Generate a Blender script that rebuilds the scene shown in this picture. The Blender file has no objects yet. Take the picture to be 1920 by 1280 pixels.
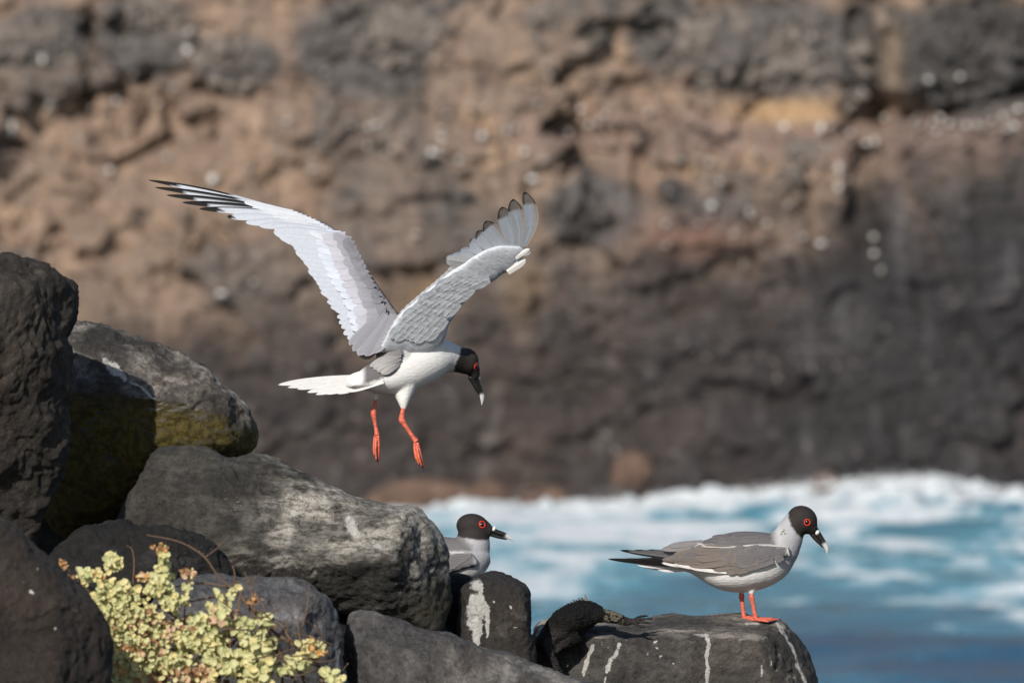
import bpy, bmesh, math, random
import numpy as np
from mathutils import Vector, Matrix
from mathutils.bvhtree import BVHTree

SC = bpy.context.scene
COL = SC.collection
R = random.Random(7)

# ------------------------------------------------------------------ camera
FPX = 16000.0                                   # focal length in photo pixels (300 mm on 36 mm, 1920 px)
cam = bpy.data.cameras.new('camera'); cam_o = bpy.data.objects.new('camera', cam); COL.objects.link(cam_o)
cam.lens = 300; cam.sensor_width = 36; cam.clip_start = 0.5; cam.clip_end = 600
cam_o.location = (0, 0, 0); cam_o.rotation_euler = (math.radians(90), 0, 0)
cam.dof.use_dof = True; cam.dof.focus_distance = 20.0; cam.dof.aperture_fstop = 7.6; cam.dof.aperture_blades = 0
SC.camera = cam_o

# ------------------------------------------------------------------ sky, sun, exposure
SUN = Vector((-0.33, -0.80, 0.50)).normalized()   # towards the sun: upper left, behind the camera
w = bpy.data.worlds.new('World'); SC.world = w; w.use_nodes = True
nt = w.node_tree
bg = nt.nodes['Background']; sky = nt.nodes.new('ShaderNodeTexSky'); sky.sky_type = 'NISHITA'
sky.sun_disc = False; sky.sun_elevation = math.asin(SUN.z); sky.sun_rotation = math.atan2(SUN.x, SUN.y)
sky.air_density = 1.0; sky.dust_density = 0.6; sky.ozone_density = 1.5
nt.links.new(sky.outputs[0], bg.inputs[0]); bg.inputs[1].default_value = 0.088
sl = bpy.data.lights.new('sun', 'SUN'); sl.energy = 4.5; sl.angle = math.radians(0.5); sl.color = (1.0, 0.93, 0.83)
so = bpy.data.objects.new('sun', sl); COL.objects.link(so); so.rotation_euler = SUN.to_track_quat('Z', 'Y').to_euler()
SC.view_settings.view_transform = 'Standard'; SC.view_settings.look = 'None'
SC.view_settings.exposure = 0.2; SC.view_settings.gamma = 1.0; SC.view_settings.use_curve_mapping = False
SC.cycles.max_bounces = 6; SC.cycles.diffuse_bounces = 3; SC.cycles.glossy_bounces = 2; SC.cycles.transmission_bounces = 2

# ------------------------------------------------------------------ helpers
def W(px, py, d):
    """a point of the place, d metres in front of the camera, seen at photo pixel px, py"""
    return Vector(((px - 960) * d / FPX, d, (640 - py) * d / FPX))

def tag(o, label=None, cat=None, group=None, kind=None):
    if label: o['label'] = label
    if cat: o['category'] = cat
    if group: o['group'] = group
    if kind: o['kind'] = kind
    return o

def link(name, me, mat=None, parent=None, loc=None):
    o = bpy.data.objects.new(name, me); COL.objects.link(o)
    if mat is not None and me is not None and not me.materials: me.materials.append(mat)
    if loc is not None: o.location = loc
    if parent is not None: o.parent = parent
    return o

def empty(name, loc):
    o = bpy.data.objects.new(name, None); COL.objects.link(o); o.location = loc; o.empty_display_size = 0.05
    return o

def mesh(name, verts, faces, smooth=True):
    me = bpy.data.meshes.new(name)
    me.from_pydata([tuple(v) for v in verts], [], faces); me.update()
    if smooth: me.polygons.foreach_set('use_smooth', [True] * len(me.polygons))
    return me

def fast_mesh(name, V, quads, smooth=True):
    me = bpy.data.meshes.new(name)
    V = np.asarray(V, dtype=np.float32); quads = np.asarray(quads, dtype=np.int32)
    me.vertices.add(len(V)); me.vertices.foreach_set('co', V.ravel())
    me.loops.add(quads.size); me.loops.foreach_set('vertex_index', quads.ravel())
    me.polygons.add(len(quads))
    me.polygons.foreach_set('loop_start', np.arange(0, quads.size, quads.shape[1], dtype=np.int32))
    me.update(calc_edges=True); me.validate()
    if smooth: me.polygons.foreach_set('use_smooth', np.ones(len(me.polygons), dtype=bool))
    return me

def grid_quads(nr, nc):
    i = np.arange(nr - 1)[:, None] * nc + np.arange(nc - 1)[None, :]
    return np.stack([i, i + 1, i + 1 + nc, i + nc], -1).reshape(-1, 4)

def set_col(me, cols, name='Col'):
    a = me.color_attributes.new(name, 'FLOAT_COLOR', 'POINT')
    c = np.ones((len(me.vertices), 4), dtype=np.float32); c[:, :3] = cols
    a.data.foreach_set('color', c.ravel())

def set_float(me, vals, name):
    a = me.attributes.new(name, 'FLOAT', 'POINT'); a.data.foreach_set('value', np.asarray(vals, dtype=np.float32))

def coords(me):
    V = np.empty(len(me.vertices) * 3, dtype=np.float32); me.vertices.foreach_get('co', V); return V.reshape(-1, 3).astype(np.float64)

def normals(me):
    V = np.empty(len(me.vertices) * 3, dtype=np.float32); me.vertex_normals.foreach_get('vector', V); return V.reshape(-1, 3).astype(np.float64)

_rng = np.random.default_rng(11)
_perm = _rng.permutation(256); _perm = np.concatenate([_perm, _perm])
_grad = _rng.normal(size=(256, 3)); _grad /= np.linalg.norm(_grad, axis=1)[:, None]
def perlin(P):
    P = np.asarray(P, dtype=np.float64); i = np.floor(P).astype(np.int64); f = P - i; i &= 255
    u = f * f * f * (f * (f * 6 - 15) + 10)
    def g(dx, dy, dz):
        h = _perm[(_perm[(_perm[(i[:, 0] + dx) & 255] + i[:, 1] + dy) & 255] + i[:, 2] + dz) & 255]
        return np.einsum('ij,ij->i', _grad[h], f - (dx, dy, dz))
    def mix(a, b, t): return a + (b - a) * t
    x0 = mix(mix(g(0,0,0), g(1,0,0), u[:,0]), mix(g(0,1,0), g(1,1,0), u[:,0]), u[:,1])
    x1 = mix(mix(g(0,0,1), g(1,0,1), u[:,0]), mix(g(0,1,1), g(1,1,1), u[:,0]), u[:,1])
    return mix(x0, x1, u[:,2])
def fbm(P, octv=4, gain=0.5, lac=2.03, ridged=False):
    P = np.asarray(P, dtype=np.float64); s = np.zeros(len(P)); a = 1.0
    for k in range(octv):
        n = perlin(P + 17.3 * k); s += a * ((0.35 - np.abs(n)) * 1.6 if ridged else n); P = P * lac; a *= gain
    return s
def smooth(e0, e1, x):
    t = np.clip((x - e0) / (e1 - e0), 0, 1); return t * t * (3 - 2 * t)
def worley(x, y, seed=0):
    """F1, F2-F1 and the id of the nearest jittered cell"""
    ix = np.floor(x).astype(np.int64); iy = np.floor(y).astype(np.int64)
    f1 = np.full(x.shape, 9.0); f2 = f1.copy(); cid = np.zeros(x.shape, dtype=np.int64)
    for dx in (-1, 0, 1):
        for dy in (-1, 0, 1):
            cx = ix + dx; cy = iy + dy
            h = _perm[(_perm[(cx + seed) & 255] + cy) & 255]; h2 = _perm[(h + 91) & 255]
            d = np.hypot(cx + 0.15 + 0.7 * h / 255 - x, cy + 0.15 + 0.7 * h2 / 255 - y)
            near = d < f1
            f2 = np.where(near, f1, np.minimum(f2, d)); f1 = np.where(near, d, f1); cid = np.where(near, _perm[(h + cx) & 255], cid)
    return f1, f2 - f1, cid

class NT:
    """small node-tree builder"""
    def __init__(self, name):
        self.m = bpy.data.materials.new(name); self.m.use_nodes = True; self.t = self.m.node_tree
        self.b = self.t.nodes['Principled BSDF']; self.out = self.t.nodes['Material Output']
    def n(self, typ, **kw):
        x = self.t.nodes.new('ShaderNode' + typ)
        for k, v in kw.items():
            if k in x.inputs: self.put(x.inputs[k], v)
            else: setattr(x, k, v)
        return x
    def put(self, sock, v):
        if hasattr(v, 'is_output') or isinstance(v, bpy.types.NodeSocket): self.t.links.new(v, sock)
        elif sock.type == 'RGBA' and len(v) == 3: sock.default_value = (*v, 1)
        else: sock.default_value = v
    def coord(self, scale=(1, 1, 1), kind='Object'):
        tc = self.n('TexCoord'); mp = self.n('Mapping'); self.put(mp.inputs['Vector'], tc.outputs[kind]); mp.inputs['Scale'].default_value = scale
        return mp.outputs[0]
    def noise(self, vec, scale, detail=4, rough=0.55, dist=0.0):
        x = self.n('TexNoise', Scale=scale, Detail=detail, Roughness=rough, Distortion=dist); self.put(x.inputs['Vector'], vec); return x.outputs['Fac']
    def ramp(self, fac, lo, hi, a=0.0, b=1.0):
        x = self.n('MapRange'); x.interpolation_type = 'SMOOTHSTEP'
        self.put(x.inputs[0], fac); x.inputs[1].default_value = lo; x.inputs[2].default_value = hi; x.inputs[3].default_value = a; x.inputs[4].default_value = b
        return x.outputs[0]
    def math(self, op, a, b=0.0):
        x = self.n('Math', operation=op); self.put(x.inputs[0], a); self.put(x.inputs[1], b); return x.outputs[0]
    def mix(self, fac, a, b, mode='MIX'):
        x = self.n('Mix', data_type='RGBA', blend_type=mode); self.put(x.inputs[0], fac); self.put(x.inputs[6], a); self.put(x.inputs[7], b); return x.outputs[2]
    def attr(self, name, col=False):
        x = self.n('Attribute', attribute_name=name); return x.outputs['Color' if col else 'Fac']
    def bump(self, h, strength, dist, normal=None):
        x = self.n('Bump', Strength=strength, Distance=dist); self.put(x.inputs['Height'], h)
        if normal is not None: self.put(x.inputs['Normal'], normal)
        return x.outputs[0]

def px_of(V):
    """pixel columns/rows of world points"""
    return V[:, 0] / V[:, 1] * FPX + 960, 640 - V[:, 2] / V[:, 1] * FPX

# ------------------------------------------------------------------ rocks
def rock_material(name, dark, mid, pale, pale_lo, pale_hi, speck=0.35, algae=None, bump=1.0, scale=1.0, streak=(1, 1, 1)):
    k = NT(name); v = k.coord(); vs = k.coord(scale=streak)
    big = k.noise(vs, 5.5 * scale, 6, 0.62, 0.4); fine = k.noise(v, 60 * scale, 5, 0.7); grain = k.noise(v, 330, 3, 0.75)
    c = k.mix(k.ramp(fine, 0.32, 0.68), dark, mid)
    tint = k.noise(v, 3.1, 3, 0.5)
    c = k.mix(k.ramp(tint, 0.45, 0.75, 0, 0.5), c, (mid[0] * 1.15, mid[1] * 0.92, mid[2] * 0.72))
    pm = k.math('MULTIPLY', k.ramp(big, pale_lo, pale_hi), k.ramp(k.noise(vs, 38 * scale, 5, 0.75), 0.28, 0.70))
    pa = k.attr('pale'); pm = k.math('MULTIPLY', pm, pa)
    c = k.mix(pm, c, pale)
    c = k.mix(k.ramp(k.noise(v, 4.2, 5, 0.65, 0.6), 0.50, 0.64, 0, 0.62), c, tuple(x * 0.7 for x in dark))
    # pits stay dark
    c = k.mix(k.ramp(k.noise(v, 120 * scale, 2, 0.6), 0.62, 0.72, 0, 0.55), c, tuple(x * 0.45 for x in dark))
    if algae:
        am = k.math('MULTIPLY', k.attr('algae'), k.ramp(k.noise(v, 30, 4, 0.7), 0.25, 0.6, 0.75, 1))
        c = k.mix(am, c, k.mix(k.ramp(k.noise(v, 70, 3, 0.6), 0.35, 0.65), algae, tuple(x * 0.45 for x in algae)))
    # dried droplets
    vo = k.n('TexVoronoi', Scale=110.0); k.put(vo.inputs['Vector'], v)
    dots = k.ramp(k.math('SUBTRACT', vo.outputs['Distance'], k.math('MULTIPLY', k.ramp(k.noise(v, 9, 2), 0.5, 0.8), 0.17)), 0.03, 0.0)
    c = k.mix(k.math('MULTIPLY', dots, speck), c, (0.5, 0.49, 0.46))
    gn = k.math('ADD', k.attr('guano'), k.math('MULTIPLY', k.math('SUBTRACT', k.noise(v, 80, 5, 0.8), 0.5), 2.0))
    gm = k.ramp(gn, 0.42, 0.80, 0, 0.93); c = k.mix(gm, c, k.mix(k.noise(v, 70, 3), (0.34, 0.33, 0.31), (0.72, 0.71, 0.69)))
    k.put(k.b.inputs['Base Color'], c); k.b.inputs['Roughness'].default_value = 0.82; k.b.inputs['Specular IOR Level'].default_value = 0.35
    h = k.math('ADD', k.math('MULTIPLY', fine, 1.0), k.math('MULTIPLY', grain, 0.35))
    n1 = k.bump(h, 0.85 * bump, 0.014); n2 = k.bump(k.noise(v, 22 * scale, 7, 0.72), 0.6 * bump, 0.035, n1)
    k.put(k.b.inputs['Normal'], n2)
    return k.m

def seg_dist(px, py, pts):
    """distance in pixels to a polyline whose points are (x, y, half-width): returns distance / half-width"""
    best = np.full(px.shape, 1e9)
    for (ax, ay, aw), (bx, by, bw) in zip(pts[:-1], pts[1:]):
        dx, dy = bx - ax, by - ay; L = dx * dx + dy * dy + 1e-9
        t = np.clip(((px - ax) * dx + (py - ay) * dy) / L, 0, 1)
        d = np.hypot(px - ax - t * dx, py - ay - t * dy) / (aw + (bw - aw) * t)
        best = np.minimum(best, d)
    return best

def rock(name, outline, d, front, back, mat, p=2.4, ctr=None, cuts=(), seed=0, amp=0.012, crack=0.008, N=360, M=120, freq=5.0,
         streaks=(), pale=None, algae=None, parent=None, fine=0.0024):
    """boulder whose outline, seen from the photo's side, is the given pixel polygon; real depth front/back; planar faces worn by 'cuts'"""
    O = np.array(outline, dtype=float); S = d / FPX
    c = np.array(ctr if ctr is not None else O.mean(0), dtype=float)
    # densify with Catmull-Rom, then polar radius
    P = []
    n = len(O)
    for i in range(n):
        p0, p1, p2, p3 = O[i - 1], O[i], O[(i + 1) % n], O[(i + 2) % n]
        for t in np.linspace(0, 1, 10, endpoint=False):
            P.append(0.5 * (2 * p1 + (p2 - p0) * t + (2 * p0 - 5 * p1 + 4 * p2 - p3) * t * t + (3 * p1 - p0 - 3 * p2 + p3) * t ** 3))
    P = np.array(P) - c; P[:, 1] *= -1
    a = np.unwrap(np.arctan2(P[:, 1], P[:, 0])); r = np.hypot(P[:, 0], P[:, 1])
    if a[-1] < a[0]: a, r = a[::-1], r[::-1]
    # equal steps along the perimeter
    s = np.concatenate([[0], np.cumsum(np.hypot(np.diff(P[:, 0]), np.diff(P[:, 1])))]); 
    pa = np.arctan2(P[:, 1], P[:, 0]); Pc = np.vstack([P, P[:1]])
    s = np.concatenate([[0], np.cumsum(np.hypot(np.diff(Pc[:, 0]), np.diff(Pc[:, 1])))])
    ss = np.linspace(0, s[-1], N, endpoint=False)
    ex = np.interp(ss, s, Pc[:, 0]); ez = np.interp(ss, s, Pc[:, 1])
    phi = np.linspace(0, math.pi, M + 2)[1:-1]
    u = np.abs(np.sin(phi)) ** (2 / p); dep = np.sign(np.cos(phi)) * np.abs(np.cos(phi)) ** (2 / p)
    X = u[:, None] * ex[None] * S; Z = u[:, None] * ez[None] * S
    Y = np.where(dep > 0, -front * dep, -back * dep)[:, None] * np.ones(N)[None]
    V = np.stack([X, Y, Z], -1).reshape(-1, 3)
    V = np.vstack([V, [[0, -front, 0], [0, back, 0]]])
    i = np.arange(M - 1)[:, None] * N; j = np.arange(N)[None]; j2 = (j + 1) % N
    q = np.stack([i + j, i + N + j, i + N + j2, i + j2], -1).reshape(-1, 4)
    if (np.roll(ex, -1) * ez - np.roll(ez, -1) * ex).sum() > 0: q = q[:, ::-1]
    a0 = len(V) - 2; jj = np.arange(N); b0 = (M - 1) * N
    flip = (np.roll(ex, -1) * ez - np.roll(ez, -1) * ex).sum() > 0
    t1 = np.stack([np.full(N, a0), jj, (jj + 1) % N], -1); t2 = np.stack([np.full(N, a0 + 1), b0 + (jj + 1) % N, b0 + jj], -1)
    tri = np.vstack([t1, t2]); tri = tri[:, ::-1] if flip else tri
    cw = W(c[0], c[1], d)
    for (cx, cy, cd, nx, ny, nz, soft) in cuts:
        nn = np.array((nx, ny, nz), dtype=float); nn /= np.linalg.norm(nn)
        pt = np.array(((cx - c[0]) * S, cd, -(cy - c[1]) * S))
        k = (V - pt) @ nn; wd = 0.035 * front; k = wd * np.logaddexp(0, np.clip(k / wd, -40, 40)); V = V - nn[None] * (k * (1 - soft))[:, None]
    me = bpy.data.meshes.new(name)
    nv = len(V)
    me.vertices.add(nv); me.vertices.foreach_set('co', V.astype(np.float32).ravel())
    loops = np.concatenate([q.ravel(), tri.ravel()]).astype(np.int32)
    starts = np.concatenate([np.arange(len(q)) * 4, len(q) * 4 + np.arange(len(tri)) * 3]).astype(np.int32)
    me.loops.add(len(loops)); me.loops.foreach_set('vertex_index', loops)
    me.polygons.add(len(starts)); me.polygons.foreach_set('loop_start', starts)
    me.update(calc_edges=True); me.validate()
    me.polygons.foreach_set('use_smooth', np.ones(len(me.polygons), dtype=bool))
    Nn = normals(me); Q = V + seed * 3.17
    disp = amp * fbm(Q * freq, 5, 0.55) + crack * np.minimum(fbm(Q * freq * 1.9 + 5, 4, ridged=True), 0.35) + fine * fbm(Q * 55, 3, 0.65)
    mid = amp * 0.45; disp += mid * fbm(Q * 15 + 3, 4, 0.6)
    tq = fbm(Q * 6.5 + 21, 3) * 5; fl = np.floor(tq); disp += amp * 0.32 * (fl + smooth(0.72, 1.0, tq - fl))
    pit = fbm(Q * 26 + 9, 2); disp -= fine * 1.6 * smooth(0.3, 0.55, pit)
    V = V + Nn * disp[:, None]
    me.vertices.foreach_set('co', V.astype(np.float32).ravel()); me.update()
    Vw = V + np.array(cw); X2, Y2 = px_of(Vw); Nn = normals(me)
    front_m = smooth(0.5, 0.0, Nn[:, 1])
    g = np.zeros(nv)
    wgx = 5.0 * fbm(Q * 22 + 2, 3); wgy = 5.0 * fbm(Q * 22 + 12, 3); gate = fbm(Q * 34 + 7, 3)
    for pts in streaks:
        g = np.maximum(g, np.clip(1.25 + 0.35 * gate - 0.8 * seg_dist(X2 + wgx, Y2 + wgy, pts), 0, 1))
    set_float(me, g * front_m, 'guano')
    set_float(me, np.ones(nv) if pale is None else np.clip(pale(X2, Y2, Nn), 0, 1.5), 'pale')
    set_float(me, np.zeros(nv) if algae is None else np.clip(algae(X2, Y2, Nn), 0, 1), 'algae')
    return link(name, me, mat, parent, cw)

# ------------------------------------------------------------------ the cliff across the water
def lerp_pts(x, pts):
    return np.interp(x, [p[0] for p in pts], [p[1] for p in pts])
DARK_EDGE = [(-600, 660), (0, 640), (400, 570), (900, 540), (1200, 480), (1500, 445), (1570, 330), (1620, 272), (1920, 255), (2600, 250)]
def cliff_base(px, py):
    """depth of the unbroken cliff face: leans back above, undercut by the sea below"""
    zb = (640 - lerp_pts(px, DARK_EDGE)) * 120 / FPX
    z = (640 - py) * 120 / FPX; x = (px - 960) * 120 / FPX
    return 120 - 0.10 * x + np.where(z > zb, 0.34 * (z - zb), 0.02 * (zb - z))

cx = np.concatenate([np.arange(-3400, -300, 24.0), np.arange(-300, 2220, 4.2), np.arange(2220, 5300, 24.0)]); cy = np.concatenate([np.arange(-1700, -240, 20.0), np.arange(-240, 1010, 4.2)])
PX, PY = np.meshgrid(cx, cy); px = PX.ravel(); py = PY.ravel()
mx = px / 133.0; mz = -py / 133.0                                  # metres on the face
Pm = np.stack([mx, mz, np.zeros_like(mx)], -1)
wx = fbm(Pm * 0.9 + 3, 3); wz = fbm(Pm * 0.9 + 31, 3)
f1, e1, id1 = worley(mx * 0.62 + wx * 0.55, mz * 0.80 + wz * 0.45, 3)
f2, e2, id2 = worley(mx * 1.9 + wx * 0.9, mz * 2.3 + wz * 0.9, 40)
f3, e3, id3 = worley(mx * 4.6 + wx * 1.3, mz * 5.2 + wz * 1.3, 77)
r1 = (id1 * 37 % 101) / 101.0; r2 = (id2 * 53 % 103) / 103.0; r3 = (id3 * 29 % 107) / 107.0
edge_n = fbm(Pm * 1.1 + 70, 4)
dark = smooth(-130, 190, py - lerp_pts(px, DARK_EDGE) + edge_n * 130)
a1 = id1 * 1.7; a2 = id2 * 2.3
H = (0.62 * (r1 - 0.5) + 0.20 * (r2 - 0.5) + 0.05 * (r3 - 0.5) + 0.5 * f1 * np.cos(a1) * (r1 - .3) + 0.22 * f2 * np.cos(a2) + 0.45 * fbm(Pm * 0.8, 4) + 0.17 * fbm(Pm * 2.7 + 8, 5, ridged=True)
     + 0.12 * fbm(np.stack([mx * 1.2, mz * 4.5, 0 * mx], -1) + 5, 4) - 0.10 * smooth(0.10, 0.0, e1) * smooth(-0.2, 0.3, wx))
H *= 0.92 * (1 - 0.55 * dark)
# long ledges and recesses read off the photograph: (x0, y0, x1, y1, half-width px, depth m)
for x0, y0, x1, y1, hw, dep in [(165, 60, 172, 170, 14, 0.5), (170, 160, 260, 150, 14, 0.3), (215, 312, 318, 256, 11, 0.5), (280, 140, 362, 130, 16, 0.5), (385, 165, 490, 172, 15, 0.55),
                                (255, 180, 258, 260, 10, 0.3), (310, 190, 312, 260, 9, 0.3), (100, 430, 150, 420, 26, 0.4), (0, 250, 50, 275, 14, 0.3), (1195, 280, 1205, 370, 13, 0.5),
                                (1030, 470, 1150, 420, 15, 0.5), (1300, 160, 1430, 150, 20, 0.55), (1160, 165, 1260, 160, 20, 0.45), (1590, 205, 1760, 190, 26, 0.8), (1760, 190, 1940, 165, 20, 0.7),
                                (1600, 0, 1640, 190, 28, 0.7), (1620, 280, 1625, 450, 24, 0.6), (1380, 300, 1375, 350, 12, 0.3), (740, 400, 880, 385, 22, 0.4), (660, 290, 720, 285, 16, 0.35),
                                (0, 40, 40, 20, 20, 0.3), (1800, 640, 1920, 770, 40, 0.4), (1330, 740, 1520, 760, 26, 0.4), (120, 300, 170, 380, 16, 0.35), (1830, 10, 1870, 0, 14, 0.4)]:
    H -= 0.62 * dep * smooth(1.5, 0.2, seg_dist(px + wx * 30, py + wz * 30, [(x0, y0, hw), (x1, y1, hw)]))
dc = cliff_base(px, py) - H
V = np.stack([(px - 960) * dc / FPX, dc, (640 - py) * dc / FPX], -1)
me = fast_mesh('cliff', V, grid_quads(len(cy), len(cx)))

def blob(x, y, cx_, cy_, rx, ry):
    return np.exp(-(((x - cx_) / rx) ** 2 + ((y - cy_) / ry) ** 2))
def cliff_colour(px, py, Pm, r1, r2, r3, dark):
    n1 = fbm(Pm * 0.75 + 50, 4); n2 = fbm(Pm * 2.4 + 90, 4); n3 = fbm(Pm * 6 + 20, 3)
    tan = np.array((0.43, 0.31, 0.228)); brown = np.array((0.25, 0.185, 0.148)); grey = np.array((0.165, 0.155, 0.152)); pink = np.array((0.29, 0.21, 0.185))
    g = np.clip(0.55 * smooth(0.40, 0.62, r1) + 0.55 * smooth(0.3, 0.8, r2) * smooth(-0.1, 0.3, n2) + 0.55 * n1, 0, 1)
    for b in [(270, 70, 110, 90), (450, 120, 90, 60), (700, 90, 170, 120), (1110, 400, 110, 80), (1450, 90, 200, 110), (1820, 110, 150, 130), (90, 70, 100, 70), (1330, 400, 90, 40), (1250, 60, 80, 90)]:
        g = np.maximum(g, 0.95 * smooth(0.25, 0.6, blob(px, py, *b)))
    g = np.where(blob(px, py, 960, 180, 160, 200) > 0.35, g * 0.45, g)
    t = np.clip(0.5 + 1.1 * n2 + 0.5 * n3 + 0.4 * (r3 - 0.5), 0, 1)
    c = brown[None] + (tan - brown)[None] * t[:, None]
    c = c + (grey[None] * (0.8 + 0.5 * n3[:, None]) - c) * g[:, None]
    band = smooth(0.2, 0.7, blob(px, py + 25 * n1, 1550, 255, 700, 55)) * 0.6
    c = c + (pink[None] - c) * band[:, None]
    warm = blob(px, py, 1480, 210, 110, 22) + 0.8 * blob(px, py, 800, 560, 50, 40) + 0.5 * blob(px, py, 980, 560, 40, 60)
    c = c + (np.array((0.55, 0.37, 0.20))[None] - c) * np.clip(warm, 0, 0.8)[:, None]
    red = 0.6 * blob(px, py, 1300, 450, 110, 45) + 0.5 * blob(px, py, 1790, 500, 60, 30)
    c = c + (np.array((0.25, 0.115, 0.08))[None] - c) * np.clip(red, 0, 0.7)[:, None]
    # dark wet basalt low down and to the right, with paler run-off streaks
    st = fbm(np.stack([Pm[:, 0] * 3.2, Pm[:, 1] * 0.55, Pm[:, 2]], -1) + 7, 4)
    dk = np.array((0.052, 0.046, 0.047))[None] * (1 + 0.5 * n3[:, None]) + np.array((0.10, 0.095, 0.088))[None] * (0.75 * smooth(0.05, 0.5, st) * smooth(-0.25, 0.3, n2 + 0.5 * n1))[:, None]
    dk = dk + np.array((0.04, 0.024, 0.014))[None] * smooth(-0.1, 0.5, n1)[:, None]
    cool = smooth(900, 1700, px) * 0.8; dk = dk + (dk.mean(1)[:, None] * np.array((0.88, 0.93, 1.08))[None] * 0.72 - dk) * cool[:, None]
    c = c + (dk - c) * (dark * 0.95)[:, None]
    # right-hand dark block above the ledge, plus the V-shaped shadow painted beside it
    slab_and_v_shadow = smooth(0.2, 0.6, blob(px, py, 1830, 110, 170, 120)) * 0.75 + 0.8 * smooth(0.3, 0.7, blob(px, py, 1610, 100, 45, 130))
    c = c + (np.array((0.075, 0.072, 0.07))[None] - c) * np.clip(slab_and_v_shadow, 0, 0.85)[:, None]
    tanst = np.clip(blob(px, py, 1672, 110, 16, 75), 0, 1); c = c + (np.array((0.30, 0.23, 0.16))[None] - c) * (tanst * 0.8)[:, None]
    return np.clip(c, 0.012, 0.6)
set_col(me, cliff_colour(px, py, Pm, r1, r2, r3, dark))
k = NT('cliff_rock'); v = k.coord()
c = k.mix(k.ramp(k.noise(v, 9, 5, 0.7), 0.3, 0.7, 0, 0.55), k.attr('Col', True), k.mix(1.0, k.attr('Col', True), (0.45, 0.42, 0.42), 'MULTIPLY'))
c = k.mix(k.math('MULTIPLY', k.ramp(k.noise(v, 8, 4, 0.6), 0.58, 0.72, 0, 0.6), k.ramp(k.noise(v, 0.9, 3, 0.6), 0.42, 0.6)), c, k.mix(0.6, c, (0.62, 0.56, 0.52)))
k.put(k.b.inputs['Base Color'], c); k.b.inputs['Roughness'].default_value = 0.9; k.b.inputs['Specular IOR Level'].default_value = 0.2
k.put(k.b.inputs['Normal'], k.bump(k.noise(v, 11, 6, 0.7), 0.8, 0.12))
M_CLIFF = k.m
cliff = tag(link('cliff', me, M_CLIFF), 'weathered brown and dark grey sea cliff', None, None, 'structure')
CL_D = dc.reshape(len(cy), len(cx))
def cliff_depth(x, y):
    i = min(int(np.searchsorted(cy, y)), len(cy) - 1); j = min(int(np.searchsorted(cx, x)), len(cx) - 1); return float(CL_D[i, j])

# large blocks that stand out of the face, each a piece of its own
def plain_rock_mat(name, a, b, nscale=4.0):
    k = NT(name); v = k.coord()
    c = k.mix(k.ramp(k.noise(v, nscale, 5, 0.65), 0.3, 0.7), a, b)
    k.put(k.b.inputs['Base Color'], c); k.b.inputs['Roughness'].default_value = 0.9; k.b.inputs['Specular IOR Level'].default_value = 0.2
    k.put(k.b.inputs['Normal'], k.bump(k.noise(v, nscale * 2.5, 6, 0.7), 0.8, 0.1)); return k.m
M_BG = plain_rock_mat('block_grey', (0.15, 0.132, 0.122), (0.27, 0.235, 0.21))
M_BT = plain_rock_mat('block_tan', (0.28, 0.20, 0.145), (0.42, 0.30, 0.21))
M_BD = plain_rock_mat('block_dark', (0.05, 0.047, 0.048), (0.12, 0.11, 0.105))
M_BR = plain_rock_mat('block_red_brown', (0.10, 0.068, 0.053), (0.20, 0.132, 0.10))
def jag(cx_, cy_, rx, ry, seed, n=11):
    r = random.Random(seed); out = []
    ph = r.random()
    for i in range(n):
        a = 2 * math.pi * (i + ph + r.uniform(-0.3, 0.3)) / n; q = r.uniform(0.78, 1.12)
        cs, sn = math.cos(a), math.sin(a)
        s = (abs(cs) ** 3 + abs(sn) ** 3) ** (-1 / 3)
        out.append((cx_ + rx * q * s * cs, cy_ - ry * q * s * sn))
    return out
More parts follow.
